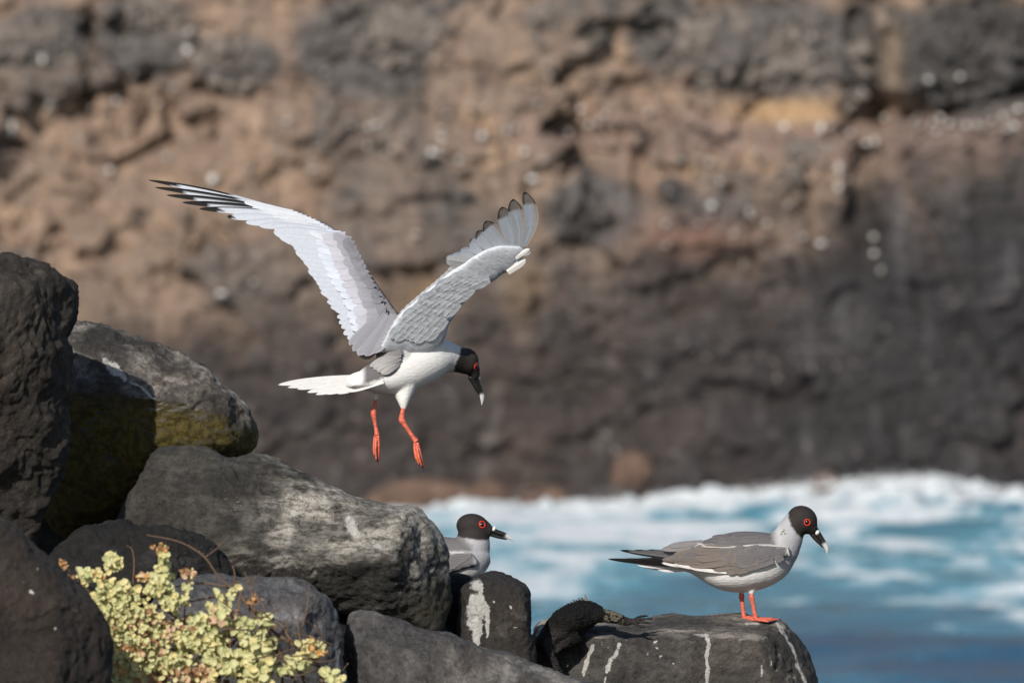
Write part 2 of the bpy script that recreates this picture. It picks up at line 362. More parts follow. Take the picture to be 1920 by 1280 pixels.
for i, (bx, by, rx, ry, m, pr) in enumerate([
    (225, 60, 50, 75, M_BG, .5), (315, 55, 50, 72, M_BG, .4), (440, 110, 62, 55, M_BG, .55), (610, 90, 75, 85, M_BG, .45), (755, 95, 85, 95, M_BG, .6),
    (60, 90, 75, 45, M_BG, .4), (215, 215, 38, 55, M_BR, .4), (285, 215, 26, 48, M_BR, .35), (1060, 60, 70, 55, M_BG, .35), (1110, 395, 65, 60, M_BD, .5),
    (1450, 85, 95, 75, M_BG, .5), (1560, 120, 55, 80, M_BG, .4), (1210, 90, 60, 70, M_BG, .35), (1810, 105, 80, 75, M_BD, .7), (1890, 60, 50, 60, M_BD, .5), (1345, 95, 55, 55, M_BG, .35),
    (70, 430, 50, 42, M_BT, .4), (160, 350, 40, 45, M_BT, .35), (480, 310, 45, 36, M_BT, .3), (690, 250, 40, 30, M_BG, .3), (820, 275, 35, 28, M_BG, .3), (900, 250, 30, 26, M_BT, .3),
    (1290, 395, 55, 34, M_BD, .45), (1440, 330, 46, 40, M_BT, .35), (1280, 330, 40, 40, M_BT, .3), (215, 445, 45, 36, M_BT, .3), (990, 430, 40, 36, M_BT, .25),
    (330, 440, 34, 34, M_BT, .3), (850, 420, 42, 30, M_BG, .3), (960, 300, 30, 30, M_BT, .3), (1520, 300, 36, 30, M_BG, .3), (420, 230, 36, 26, M_BR, .3), (560, 240, 34, 24, M_BR, .3), (1160, 235, 34, 26, M_BT, .3)]):
    b_ = rock('rock_block', jag(bx, by, rx * 1.08, ry * 1.08, 100 + i), cliff_depth(bx, by) + 0.22, pr * 0.85, 0.5, m, p=3.0, seed=i + 1, amp=0.20, crack=0.12, freq=1.3, N=90, M=40, fine=0.03,
         cuts=[(bx + R.uniform(-.3, .3) * rx, by, -pr * 0.45, R.uniform(-.6, .35), -1, R.uniform(-0.2, .45), 0.05), (bx + R.uniform(-.5, .5) * rx, by, -pr * 0.3, R.uniform(-1, 1), -1, R.uniform(-0.5, .5), 0.1), (bx, by - 0.55 * ry, 0, R.uniform(-.3, .3), -.5, 1, 0.2)])
    b_.parent = cliff
# pale droppings below ledges, small raised crusts on the rock
k = NT('guano_crust'); k.put(k.b.inputs['Base Color'], k.mix(k.n('ObjectInfo').outputs['Random'], (0.22, 0.20, 0.18), (0.74, 0.72, 0.69))); k.b.inputs['Roughness'].default_value = 0.9; M_GUANO = k.m
spots = [(18, 240, 19, 24), (80, 112, 7, 14), (95, 195, 13, 10), (355, 60, 14, 11), (352, 95, 9, 12), (312, 295, 8, 7), (400, 335, 9, 12), (604, 265, 8, 9), (690, 240, 8, 7), (760, 258, 8, 12), (705, 235, 9, 8), (810, 285, 12, 8), (905, 255, 8, 10),
         (1027, 121, 8, 8), (1030, 145, 7, 6), (997, 163, 7, 7), (1008, 194, 8, 7), (1105, 235, 9, 8), (1152, 235, 8, 8), (1135, 215, 6, 6), (1216, 211, 8, 9), (1200, 258, 7, 6), (1523, 70, 8, 8), (1741, 150, 8, 6), (1800, 144, 7, 6),
         (1658, 221, 7, 6), (1763, 221, 8, 9), (1757, 248, 8, 6), (1780, 232, 6, 6), (1813, 236, 10, 8), (1860, 227, 8, 8), (1882, 218, 10, 10), (1903, 236, 11, 8), (1624, 268, 9, 8), (1642, 265, 8, 12), (1722, 220, 6, 6), (1574, 318, 10, 16), (1590, 337, 7, 7), (1574, 352, 9, 10),
         (1470, 238, 10, 7), (1540, 240, 9, 16), (1560, 236, 8, 8), (1404, 397, 13, 19), (1377, 438, 9, 8), (1425, 448, 6, 8), (1505, 445, 11, 9), (1538, 457, 12, 6), (1470, 471, 12, 5), (1395, 500, 7, 16), (1638, 446, 8, 7), (1640, 476, 8, 8), (1652, 508, 7, 14),
         (1335, 385, 9, 8), (1276, 300, 12, 8), (1330, 305, 8, 6), (1500, 310, 7, 5), (985, 285, 9, 8), (1020, 300, 9, 7), (1000, 335, 14, 9), (860, 300, 10, 8), (950, 245, 7, 6), (880, 200, 6, 5), (780, 440, 14, 8), (560, 440, 7, 5), (415, 550, 14, 7), (475, 530, 9, 6),
         (585, 320, 12, 7), (250, 140, 6, 5), (135, 150, 6, 5), (740, 60, 8, 12), (1120, 230, 7, 6), (1065, 250, 8, 6), (1090, 205, 5, 5), (660, 235, 8, 6), (735, 280, 9, 6), (830, 240, 7, 5), (1595, 250, 7, 6), (1690, 235, 6, 5), (1840, 240, 6, 5), (1910, 205, 8, 6), (1610, 300, 6, 8), (1350, 340, 6, 6), (1250, 420, 7, 6), (1440, 420, 7, 6)]
rs = random.Random(77)
for _ in range(60):
    zx, zy, zw, zh = rs.choice([(1000, 260, 300, 60), (780, 270, 160, 40), (1650, 250, 260, 26), (1480, 330, 160, 60), (1330, 400, 120, 60), (600, 260, 160, 60), (250, 200, 200, 120), (1100, 160, 220, 90), (1780, 235, 130, 16)])
    spots.append((zx + rs.gauss(0, 0.5) * zw, zy + rs.gauss(0, 0.5) * zh, rs.uniform(3, 7), rs.uniform(3, 8)))
for i, (sx, sy, rx, ry) in enumerate(spots):
    r = random.Random(i); d = cliff_depth(sx, sy) - 0.06
    for b_ in cliff.children:
        if b_.name.startswith('rock_block') and abs((b_.location.x / b_.location.y * FPX + 960) - sx) < 85 and abs((640 - b_.location.z / b_.location.y * FPX) - sy) < 80: d = min(d, b_.location.y - 0.30)
    o = rock('guano_patch', jag(sx, sy, rx * 0.62, ry * 0.62, 500 + i, 8), d, 0.07, 0.3, M_GUANO, p=2.0, seed=i + 60, amp=0.02, crack=0.01, freq=6, N=20, M=8, fine=0.004)
    o.parent = cliff

# boulders lying at the foot of the cliff
for i, (ol, d, m, lab) in enumerate([
    ([(690, 935), (720, 912), (780, 900), (850, 905), (900, 925), (930, 945), (930, 975), (690, 975)], 117.5, M_BR, 'low brown boulder at the foot of the cliff, below the flying gull'),
    ([(880, 930), (900, 905), (930, 905), (950, 930), (955, 970), (880, 970)], 118.2, M_BR, 'small brown boulder at the cliff foot above the sitting gull'),
    ([(975, 945), (1000, 925), (1040, 915), (1065, 930), (1070, 965), (980, 970)], 117.8, M_BR, 'low reddish boulder at the waterline right of the sitting gull'),
    ([(1150, 905), (1155, 865), (1175, 848), (1215, 858), (1222, 900), (1200, 930), (1160, 925)], 118.6, M_BR, 'upright reddish boulder against the dark cliff foot'),
    ([(1518, 920), (1530, 897), (1550, 885), (1572, 898), (1580, 925), (1550, 940)], 118.6, M_BR, 'brown boulder top poking above the surf behind the standing gull'),
    ([(1745, 915), (1760, 900), (1785, 895), (1800, 905), (1805, 935), (1750, 935)], 118.6, M_BR, 'brown boulder top poking above the surf at far right'),
    ([(1095, 940), (1110, 918), (1150, 912), (1185, 925), (1190, 955), (1100, 960)], 117.9, M_BD, 'low dark boulder at the waterline in front of the upright reddish one')]):
    o = rock('shore_boulder', ol, d, 0.35, 0.5, m, p=2.6, seed=30 + i, amp=0.05, crack=0.03, freq=2.5, N=72, M=32, fine=0.01)
    tag(o, lab, 'boulder', 'boulders at the foot of the cliff')

# ------------------------------------------------------------------ the sea
SEA = -2.3
wy = np.concatenate([np.linspace(25, 54, 24, endpoint=False), np.linspace(54, 100, 250, endpoint=False), np.linspace(100, 121.5, 190)])
wpx = np.concatenate([np.arange(-3600, -360, 36.0), np.arange(-360, 2290, 6.0), np.arange(2290, 5500, 36.0)])
WX, WY = np.meshgrid(wpx, wy); wpxf = WX.ravel(); yy = WY.ravel(); xx = (wpxf - 960) * yy / FPX
Pw = np.stack([xx, yy, np.zeros_like(xx)], -1)
warp = fbm(Pw * 0.18, 3)
sw = np.sin(yy * 0.82 + 2.2 * warp + 0.25 * xx) * 0.5 + 0.5
hgt = 0.15 * (sw ** 2.6) + 0.065 * fbm(np.stack([xx * 0.55, yy * 0.9, 0 * xx], -1) + 4, 3) + 0.035 * fbm(np.stack([xx * 1.7, yy * 2.2, 0 * xx], -1) + 14, 4)
crest_top = lerp_pts(wpxf, [(-600, 962), (700, 962), (800, 955), (1000, 948), (1080, 938), (1200, 932), (1300, 926), (1420, 912), (1530, 912), (1600, 902), (1660, 890), (1720, 890), (1790, 904), (1860, 908), (1930, 914), (2500, 916)])
ch = (640 - crest_top - 21) / FPX * 114 - SEA
rag = fbm(np.stack([xx * 1.3, yy * 0.7, 0 * xx], -1) + 44, 5)
bank = np.exp(-((yy - 114.3) / 2.2) ** 2); bank = np.where(yy > 114.3, np.maximum(bank, np.exp(-((yy - 114.3) / 4.0) ** 2)), bank)
hgt = hgt * (1 - 0.6 * bank) + bank * (ch - 0.04 + 0.42 * rag)
b2 = np.exp(-((yy - 106.5 - 1.0 * warp) / 1.1) ** 2); hgt += b2 * (0.12 + 0.16 * fbm(np.stack([xx * 0.7, yy * 0.3, 0 * xx], -1) + 24, 4))
b3 = np.exp(-((yy - 98 - 2 * warp) / 1.2) ** 2) * smooth(1.5, 4, xx); hgt += b3 * 0.18
hgt += 0.10 * smooth(100, 108, yy) * np.maximum(fbm(Pw * 2.4 + 3, 4), -0.1)
V = np.stack([xx, yy, SEA + hgt], -1)
me = fast_mesh('sea', V, grid_quads(len(wy), len(wpx)))
n1 = fbm(np.stack([xx * 0.32, yy * 0.22, 0 * xx], -1) + 61, 5); n2 = fbm(np.stack([xx * 1.1, yy * 0.6, 0 * xx], -1) + 81, 5); n3 = fbm(np.stack([xx * 3, yy * 1.6, 0 * xx], -1) + 81, 4)
side = lerp_pts(wpxf, [(0, 0.16), (1000, 0.14), (1300, 0.02), (1920, -0.12)])
reach = lerp_pts(yy, [(25, -0.4), (57, -0.26), (66, 0.0), (76, 0.17), (86, 0.28), (95, 0.42), (104, 0.55), (111, 0.85), (116, 1.0), (122, 0.9)])
foam = np.clip(reach + side + 0.95 * n1 + 0.85 * n2 + 0.5 * n3 + 1.2 * (hgt - 0.1) * smooth(95, 104, yy), 0, 1)
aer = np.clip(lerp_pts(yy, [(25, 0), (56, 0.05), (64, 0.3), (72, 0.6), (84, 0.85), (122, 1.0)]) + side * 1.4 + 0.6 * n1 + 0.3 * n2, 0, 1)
set_float(me, foam, 'foam'); set_float(me, aer, 'aer')
k = NT('sea_water'); v = k.coord()
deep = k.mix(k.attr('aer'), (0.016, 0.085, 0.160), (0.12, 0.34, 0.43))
fm = k.math('ADD', k.attr('foam'), k.math('MULTIPLY', k.math('SUBTRACT', k.noise(k.coord(scale=(1, 0.5, 1)), 5, 6, 0.7), 0.5), 0.7))
fmask = k.ramp(fm, 0.16, 0.82, 0, 0.97)
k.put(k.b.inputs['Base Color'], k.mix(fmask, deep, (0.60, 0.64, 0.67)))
k.put(k.b.inputs['Roughness'], k.ramp(fm, 0.1, 0.6, 0.22, 0.9)); k.b.inputs['IOR'].default_value = 1.33; k.b.inputs['Specular IOR Level'].default_value = 0.35
k.put(k.b.inputs['Normal'], k.bump(k.noise(k.coord(scale=(1, 0.6, 1)), 3.2, 6, 0.65), 0.9, 0.10))
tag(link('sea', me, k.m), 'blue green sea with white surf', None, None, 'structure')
# spray thrown up where the surf meets the cliff: loose drops
sv = []; sf = []
r = random.Random(5)
for _ in range(2600):
    qx = r.choice([1690, 1700, 1560, 1440, 1300, 1180, 1860, 1000]) + r.gauss(0, 70); d = 114.3 + r.gauss(0, 0.8)
    top = float(lerp_pts(np.array([qx]), [(700, 962), (1000, 948), (1200, 932), (1420, 912), (1660, 890), (1720, 890), (1930, 914), (2500, 916)])[0])
    c0 = W(qx, top - abs(r.gauss(0, 8)) + 14, d); s = r.uniform(0.004, 0.016); b0 = len(sv)
    for dx, dy, dz in ((s, 0, 0), (-s, 0, 0), (0, s, 0), (0, -s, 0), (0, 0, s), (0, 0, -s)): sv.append((c0.x + dx, c0.y + dy, c0.z + dz))
    for f in ((0, 2, 4), (2, 1, 4), (1, 3, 4), (3, 0, 4), (2, 0, 5), (1, 2, 5), (3, 1, 5), (0, 3, 5)): sf.append(tuple(b0 + q for q in f))
k = NT('spray'); k.b.inputs['Base Color'].default_value = (0.82, 0.85, 0.87, 1); k.b.inputs['Roughness'].default_value = 0.6
tag(link('surf_spray', mesh('surf_spray', sv, sf), k.m), 'white spray thrown up by the surf', 'spray', None, 'stuff')

# ------------------------------------------------------------------ the shore under the boulders
gx = np.linspace(-9, 9, 120); gy = np.linspace(-4, 34, 200); GX, GY = np.meshgrid(gx, gy); GX = GX.ravel(); GY = GY.ravel()
Pg = np.stack([GX, GY, 0 * GX], -1)
gz = -1.75 + lerp_pts(GY, [(-4, 0), (12, 0.1), (17, 0.62), (19, 0.80), (21, 0.70), (24, -0.2), (30, -1.6), (34, -2.2)]) + 0.12 * fbm(Pg * 1.2, 4)
gz -= 0.30 * smooth(0.8, 3.0, GX)
me = fast_mesh('ground', np.stack([GX, GY, gz], -1), grid_quads(200, 120))
tag(link('ground', me, plain_rock_mat('shore_ground', (0.035, 0.033, 0.032), (0.09, 0.082, 0.075), 6.0)), 'dark rocky shore', None, None, 'structure')

# ------------------------------------------------------------------ boulders in the foreground
M1 = rock_material('basalt_brown', (0.017, 0.014, 0.012), (0.050, 0.042, 0.035), (0.13, 0.11, 0.092), 0.50, 0.70, speck=0.25, streak=(1, 1, 0.45))
M2 = rock_material('basalt_pale_top', (0.022, 0.020, 0.018), (0.062, 0.055, 0.049), (0.46, 0.42, 0.375), 0.42, 0.66, speck=0.5, algae=(0.115, 0.088, 0.014))
M3 = rock_material('basalt_grey', (0.013, 0.012, 0.011), (0.042, 0.039, 0.035), (0.50, 0.47, 0.42), 0.32, 0.58, speck=0.7, algae=(0.06, 0.052, 0.02), streak=(0.7, 1, 1.6))
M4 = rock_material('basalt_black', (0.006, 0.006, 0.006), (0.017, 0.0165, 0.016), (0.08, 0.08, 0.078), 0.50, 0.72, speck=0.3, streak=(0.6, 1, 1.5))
M5 = rock_material('basalt_blue_grey', (0.050, 0.050, 0.053), (0.125, 0.125, 0.135), (0.34, 0.34, 0.35), 0.45, 0.70, speck=0.15)
M6 = rock_material('basalt_mottled', (0.032, 0.031, 0.031), (0.092, 0.088, 0.087), (0.30, 0.285, 0.27), 0.44, 0.66, speck=0.4)
M7 = rock_material('basalt_red_brown', (0.018, 0.014, 0.012), (0.038, 0.030, 0.026), (0.065, 0.054, 0.046), 0.50, 0.75, speck=0.3, bump=0.8)
M8 = rock_material('basalt_pitted', (0.012, 0.0115, 0.011), (0.040, 0.036, 0.033), (0.22, 0.20, 0.175), 0.54, 0.72, speck=0.5)
M9 = rock_material('basalt_perch', (0.024, 0.0225, 0.022), (0.078, 0.073, 0.070), (0.40, 0.365, 0.325), 0.36, 0.62, speck=1.0, streak=(0.5, 1, 1.6))

G = 'boulders of the near shore'
f1_ = rock('boulder', [(20, 900), (90, 850), (200, 830), (300, 870), (330, 960), (330, 1060), (250, 1130), (100, 1130), (30, 1050)], 20.1, 0.16, 0.3, M4, seed=41, N=160, M=60)  # filler boulder added so the shaded gap stays dark
tag(f1_, 'added black filler boulder standing in for the deep shade between the tall and the slanting boulders', 'boulder', G)
f2_ = rock('boulder', [(0, 1120), (150, 1060), (350, 1070), (600, 1130), (700, 1160), (840, 1180), (870, 1260), (860, 1420), (400, 1450), (0, 1400)], 19.75, 0.2, 0.3, M4, seed=42, N=200, M=60)  # second filler, added to keep the gap under the slanting boulder black
tag(f2_, 'added black filler boulder standing in for the dark gap below the slanting grey boulder', 'boulder', G)
b1 = rock('boulder', [(-150, 500), (-60, 478), (0, 482), (55, 490), (102, 508), (136, 530), (146, 562), (147, 595), (138, 620), (129, 635), (134, 690), (130, 770), (118, 840), (104, 900), (80, 960), (60, 1010), (20, 1090), (-80, 1120), (-220, 1050), (-260, 800), (-230, 600)],
          19.35, 0.24, 0.22, M1, p=2.6, ctr=(-60, 780), seed=1, amp=0.020, crack=0.020, freq=4, N=460, M=140,
          cuts=[(40, 700, -0.15, 0.80, -0.8, -0.06, 0.08), (120, 620, -0.05, 1, -0.6, 0.1, 0.2), (0, 520, -0.16, 0.25, -0.75, 1, 0.12), (-40, 900, -0.16, 0.5, -1, -0.4, 0.12)],
          pale=lambda x, y, n: 0.55 + 0.6 * smooth(620, 480, y))
tag(b1, 'tall brown boulder with vertical cracks at the left edge', 'boulder', G)
b2 = rock('boulder', [(40, 700), (70, 630), (110, 600), (155, 596), (212, 618), (275, 640), (335, 664), (390, 700), (432, 737), (460, 768), (473, 800), (472, 830), (455, 858), (400, 890), (310, 930), (220, 985), (130, 1010), (60, 940), (35, 820)],
          19.99, 0.27, 0.25, M2, p=2.3, ctr=(260, 780), seed=2, amp=0.016, crack=0.014, freq=5, N=460, M=140,
          cuts=[(300, 690, -0.12, 0.25, -0.55, 1, 0.10), (330, 790, -0.225, 0.15, -1, -0.22, 0.2)],
          streaks=[[(198, 677, 7), (212, 686, 11), (219, 696, 9), (228, 704, 7), (233, 712, 5)], [(243, 717, 2.2), (262, 722, 2.6), (276, 734, 2.6), (288, 747, 2)]],
          pale=lambda x, y, n: smooth(-0.1, 0.45, n[:, 2]) * smooth(830, 740, y), algae=lambda x, y, n: smooth(745, 800, y + 0.15 * (400 - x)) * smooth(0.5, 0.0, n[:, 2]))
tag(b2, 'rounded boulder with pale top and yellow green algae on its underside', 'boulder', G)
b3 = rock('boulder', [(227, 968), (250, 918), (278, 872), (305, 845), (342, 840), (392, 846), (435, 863), (458, 857), (482, 855), (540, 875), (612, 906), (680, 935), (740, 949), (777, 951), (802, 976), (826, 1010), (840, 1045), (846, 1090), (843, 1132), (832, 1165), (815, 1182), (780, 1178), (700, 1160), (640, 1150), (560, 1140), (440, 1130), (330, 1110), (250, 1060), (226, 1010)],
          19.68, 0.24, 0.22, M3, p=2.5, ctr=(560, 1010), seed=3, amp=0.0095, crack=0.008, freq=5, N=560, M=150,
          cuts=[(520, 960, -0.16, 0.10, -0.75, 0.62, 0.10), (800, 1040, -0.06, 1, -0.55, 0.1, 0.15), (650, 1095, -0.19, 0.25, -0.9, -0.75, 0.10), (330, 950, -0.14, -0.45, -1, 0.3, 0.2)],
          streaks=[[(655, 972, 9), (662, 985, 12), (668, 998, 10)], [(704, 1024, 5), (710, 1026, 4)]],
          pale=lambda x, y, n: 1.25 * smooth(440, 560, x + 0.25 * (y - 900)) * smooth(1120, 1030, y - 0.06 * (x - 500)) * smooth(-0.35, 0.2, n[:, 2]) + 0.12, algae=lambda x, y, n: 0.6 * smooth(60, 20, np.hypot((x - 815) * 1.1, y - 1130)))
tag(b3, 'large slanting grey boulder with whitish weathered face in the centre of the pile', 'boulder', G)
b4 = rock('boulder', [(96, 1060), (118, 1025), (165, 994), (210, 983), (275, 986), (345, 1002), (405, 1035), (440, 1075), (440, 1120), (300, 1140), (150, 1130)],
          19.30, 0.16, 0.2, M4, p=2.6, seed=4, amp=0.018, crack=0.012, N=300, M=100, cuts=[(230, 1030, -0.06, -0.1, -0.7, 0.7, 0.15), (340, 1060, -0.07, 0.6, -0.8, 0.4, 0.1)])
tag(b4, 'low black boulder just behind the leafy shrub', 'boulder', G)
b5 = rock('boulder', [(300, 1100), (360, 1080), (440, 1076), (505, 1080), (560, 1088), (600, 1108), (624, 1140), (638, 1190), (648, 1255), (645, 1330), (560, 1380), (400, 1380), (310, 1300), (280, 1190)],
          18.75, 0.20, 0.2, M5, p=2.3, seed=5, amp=0.012, crack=0.010, N=360, M=110, cuts=[(520, 1120, -0.08, 0.1, -0.6, 1, 0.1), (610, 1200, -0.05, 1, -0.6, 0.2, 0.2)])
tag(b5, 'smooth blue grey boulder behind the shrub branches', 'boulder', G)
b6 = rock('boulder', [(653, 1175), (664, 1152), (690, 1149), (735, 1160), (800, 1184), (900, 1214), (985, 1240), (1060, 1264), (1118, 1284), (1165, 1330), (1120, 1400), (900, 1430), (700, 1420), (660, 1340), (654, 1240)],
          18.95, 0.20, 0.2, M6, p=2.5, seed=6, amp=0.010, crack=0.008, N=400, M=120, ctr=(830, 1310), cuts=[(850, 1250, -0.13, 0.05, -0.8, 0.55, 0.1)], pale=lambda x, y, n: 1.0 * smooth(1290, 1200, y - 0.25 * (x - 700)))
tag(b6, 'mottled grey boulder sloping down along the bottom edge', 'boulder', G)
b7 = rock('boulder', [(-120, 945), (-40, 948), (10, 972), (40, 998), (80, 1038), (120, 1078), (155, 1112), (184, 1148), (202, 1185), (206, 1280), (195, 1370), (60, 1420), (-140, 1400), (-220, 1200), (-200, 1020)],
          17.45, 0.20, 0.2, M7, p=2.6, seed=7, amp=0.012, crack=0.010, N=400, M=120, ctr=(0, 1190), cuts=[(90, 1180, -0.16, 0.2, -1, 0.25, 0.1), (190, 1250, -0.05, 1, -0.7, 0.1, 0.2)],
          streaks=[[(56, 1108, 3), (62, 1112, 2)], [(70, 1066, 2), (72, 1066, 2)], [(104, 1179, 2), (106, 1179, 2)]])
tag(b7, 'reddish brown boulder filling the bottom left corner', 'boulder', G)
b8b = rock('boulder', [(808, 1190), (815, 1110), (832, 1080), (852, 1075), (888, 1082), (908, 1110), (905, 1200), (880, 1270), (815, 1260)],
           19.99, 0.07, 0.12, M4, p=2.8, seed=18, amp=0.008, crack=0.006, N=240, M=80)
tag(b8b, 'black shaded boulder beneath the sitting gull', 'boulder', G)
b8 = rock('boulder', [(862, 1135), (866, 1104), (884, 1089), (914, 1077), (946, 1081), (974, 1092), (990, 1110), (995, 1160), (1000, 1200), (1003, 1232), (1000, 1290), (920, 1320), (850, 1290), (846, 1240), (856, 1190)],
          19.82, 0.14, 0.14, M8, p=3.2, ctr=(926, 1180), seed=8, amp=0.009, crack=0.008, N=340, M=110, cuts=[(926, 1160, -0.105, -0.05, -1, 0.12, 0.1), (926, 1098, -0.08, 0, -0.9, 1, 0.15)],
          streaks=[[(893, 1097, 13), (902, 1103, 7), (900, 1115, 5), (898, 1122, 9)], [(886, 1118, 7), (883, 1140, 9), (886, 1165, 11), (890, 1190, 9), (892, 1212, 6)], [(899, 1118, 9), (904, 1140, 10), (899, 1160, 8), (898, 1190, 5)], [(908, 1130, 6), (914, 1155, 7), (914, 1175, 4), (915, 1196, 2.5)], [(895, 1120, 12), (892, 1160, 11), (892, 1195, 7)],
                   [(959, 1137, 2), (960, 1140, 2)], [(967, 1176, 2), (973, 1176, 1.4)], [(925, 1130, 2), (926, 1131, 2)]])
tag(b8, 'blocky dark boulder with a white dropping stain between the gulls', 'boulder', G)
b9 = rock('boulder', [(1003, 1195), (1012, 1172), (1035, 1160), (1070, 1162), (1130, 1164), (1175, 1162), (1197, 1156), (1240, 1148), (1280, 1150), (1312, 1154), (1345, 1148), (1375, 1146), (1420, 1150), (1462, 1158), (1482, 1180), (1502, 1206), (1522, 1242), (1536, 1275), (1548, 1330), (1500, 1400), (1300, 1440), (1100, 1430), (1005, 1380), (992, 1280)],
          20.12, 0.26, 0.22, M9, p=3.0, ctr=(1280, 1300), seed=9, amp=0.009, crack=0.008, N=560, M=150,
          cuts=[(1280, 1190, -0.20, 0.0, -0.17, 1, 0.08), (1280, 1260, -0.215, 0.03, -1, 0.10, 0.08), (1500, 1240, -0.03, 1, -0.5, 0.35, 0.2), (1060, 1260, -0.16, -0.6, -1, 0.15, 0.2)],
          streaks=[[(1110, 1209, 3.9), (1105, 1225, 3.9), (1100, 1240, 3.9), (1093, 1265, 3.1)], [(1161, 1208, 3.9), (1155, 1225, 3.9), (1142, 1245, 4.7), (1138, 1258, 3.1)], [(1137, 1268, 1.6), (1134, 1285, 2.3)], [(1325, 1192, 4.7), (1328, 1205, 3.9), (1325, 1230, 3.9), (1327, 1262, 3.9), (1325, 1285, 3.9)], 
                   [(1300, 1188, 1.6), (1325, 1192, 2.3)], [(1455, 1168, 2.3), (1474, 1190, 3.1), (1486, 1215, 3.5), (1494, 1245, 3.9), (1504, 1270, 3.9), (1512, 1285, 3.9)], [(1427, 1248, 2.3), (1428, 1258, 2.7), (1427, 1270, 1.2)], [(1445, 1236, 1.6), (1445, 1246, 2.0)], [(1402, 1242, 1.7), (1404, 1244, 1.6)], [(1225, 1203, 2.3), (1231, 1200, 1.6)], [(1233, 1214, 2.0), (1230, 1212, 1.6)], [(1215, 1224, 2.0), (1213, 1226, 1.6)], [(1240, 1229, 1.6), (1237, 1232, 1.6)], [(1260, 1243, 1.6), (1261, 1244, 1.6)],
                   [(1018, 1176, 7.0), (1010, 1192, 5.5)], [(1400, 1170, 3.1), (1420, 1168, 3.1)]],
          pale=lambda x, y, n: 1.2 * smooth(0.55, 0.9, n[:, 2]) + 0.2)
tag(b9, 'flat topped grey boulder streaked white under the standing gull', 'boulder', G)

# ------------------------------------------------------------------ gulls and iguana: helpers
def catmull(pts, n):
    P = np.array(pts, dtype=float); m = len(P); out = []
    for i in range(m - 1):
        p0 = P[max(i - 1, 0)]; p1 = P[i]; p2 = P[i + 1]; p3 = P[min(i + 2, m - 1)]
        for t in np.linspace(0, 1, n, endpoint=False):
            out.append(0.5 * (2 * p1 + (p2 - p0) * t + (2 * p0 - 5 * p1 + 4 * p2 - p3) * t * t + (3 * p1 - p0 - 3 * p2 + p3) * t ** 3))
    out.append(P[-1]); return np.array(out)

def loft(st, side, S, base, n=8, ring=20):
    """closed tube; stations (px, py, depth offset px, up radius, down radius, side radius) in photo pixels at scale S, about world point base"""
    Q = catmull(st, n); C = np.stack([Q[:, 0], Q[:, 2], -Q[:, 1]], -1); T = np.gradient(C, axis=0); T /= np.linalg.norm(T, axis=1)[:, None]
    s = np.array(side, dtype=float); V = []; F = []
    a = np.linspace(0, 2 * math.pi, ring, endpoint=False)
    for i in range(len(Q)):
        sd = s - T[i] * (s @ T[i]); sd /= np.linalg.norm(sd); up = np.cross(T[i], sd)
        if up[2] < 0 and abs(T[i][2]) < 0.9: pass
        ru, rd, rs = np.maximum(Q[i, 3:6], 0.3)
        rr = np.where(np.sin(a) > 0, ru, rd)
        V.append(C[i] + np.outer(np.sin(a) * rr, up) + np.outer(np.cos(a) * rs, sd))
    m = len(V); V = np.vstack(V + [C[:1], C[-1:]])
    for i in range(m - 1):
        for j in range(ring):
            k = (j + 1) % ring; F.append((i * ring + j, i * ring + k, (i + 1) * ring + k, (i + 1) * ring + j))
    a0 = m * ring
    for j in range(ring):
        k = (j + 1) % ring; F.append((a0, k, j)); F.append((a0 + 1, (m - 1) * ring + j, (m - 1) * ring + k))
    return V * S, F

def ellipsoid(px, py, dp, rx, ry, rz, S, rot=0.0, n=24, m=14):
    V = []; F = []
    cr, sr = math.cos(rot), math.sin(rot)
    for i in range(m + 1):
        ph = math.pi * i / m
        for j in range(n):
            th = 2 * math.pi * j / n
            x, y, z = rx * math.sin(ph) * math.cos(th), ry * math.sin(ph) * math.sin(th), rz * math.cos(ph)
            V.append((px + x * cr + z * sr, dp + y, -py - x * sr + z * cr))
    for i in range(m):
        for j in range(n):
            k = (j + 1) % n; F.append((i * n + j, i * n + k, (i + 1) * n + k, (i + 1) * n + j))
    return np.array(V) * S, F

class Place:
    """local frame of an animal: photo pixels at distance d, origin at pixel ox, oy"""
    def __init__(self, ox, oy, d):
        self.ox, self.oy, self.d, self.S = ox, oy, d, d / FPX; self.w = W(ox, oy, d)
    def loc(self, px, py, dp=0.0):                        # dp: pixels further away
        return Vector(((px - self.ox) * self.S, dp * self.S, (self.oy - py) * self.S))
    def shift(self, V):
        return V - np.array((self.ox * self.S, 0, -self.oy * self.S))

def merge(parts):
    VV = []; FF = []; n = 0
    for V, F in parts:
        VV.append(V); FF += [tuple(i + n for i in f) for f in F]; n += len(V)
    return np.vstack(VV), FF

def remeshed(name, V, F, voxel, smooth_it=6):
    me = mesh(name, V, F); o = bpy.data.objects.new(name, me); COL.objects.link(o)
    r = o.modifiers.new('r', 'REMESH'); r.mode = 'VOXEL'; r.voxel_size = voxel; r.use_smooth_shade = True
    s = o.modifiers.new('s', 'SMOOTH'); s.iterations = smooth_it; s.factor = 0.5
    dg = bpy.context.evaluated_depsgraph_get(); out = bpy.data.meshes.new_from_object(o.evaluated_get(dg))
    bpy.data.objects.remove(o); bpy.data.meshes.remove(me); out.name = name
    return out

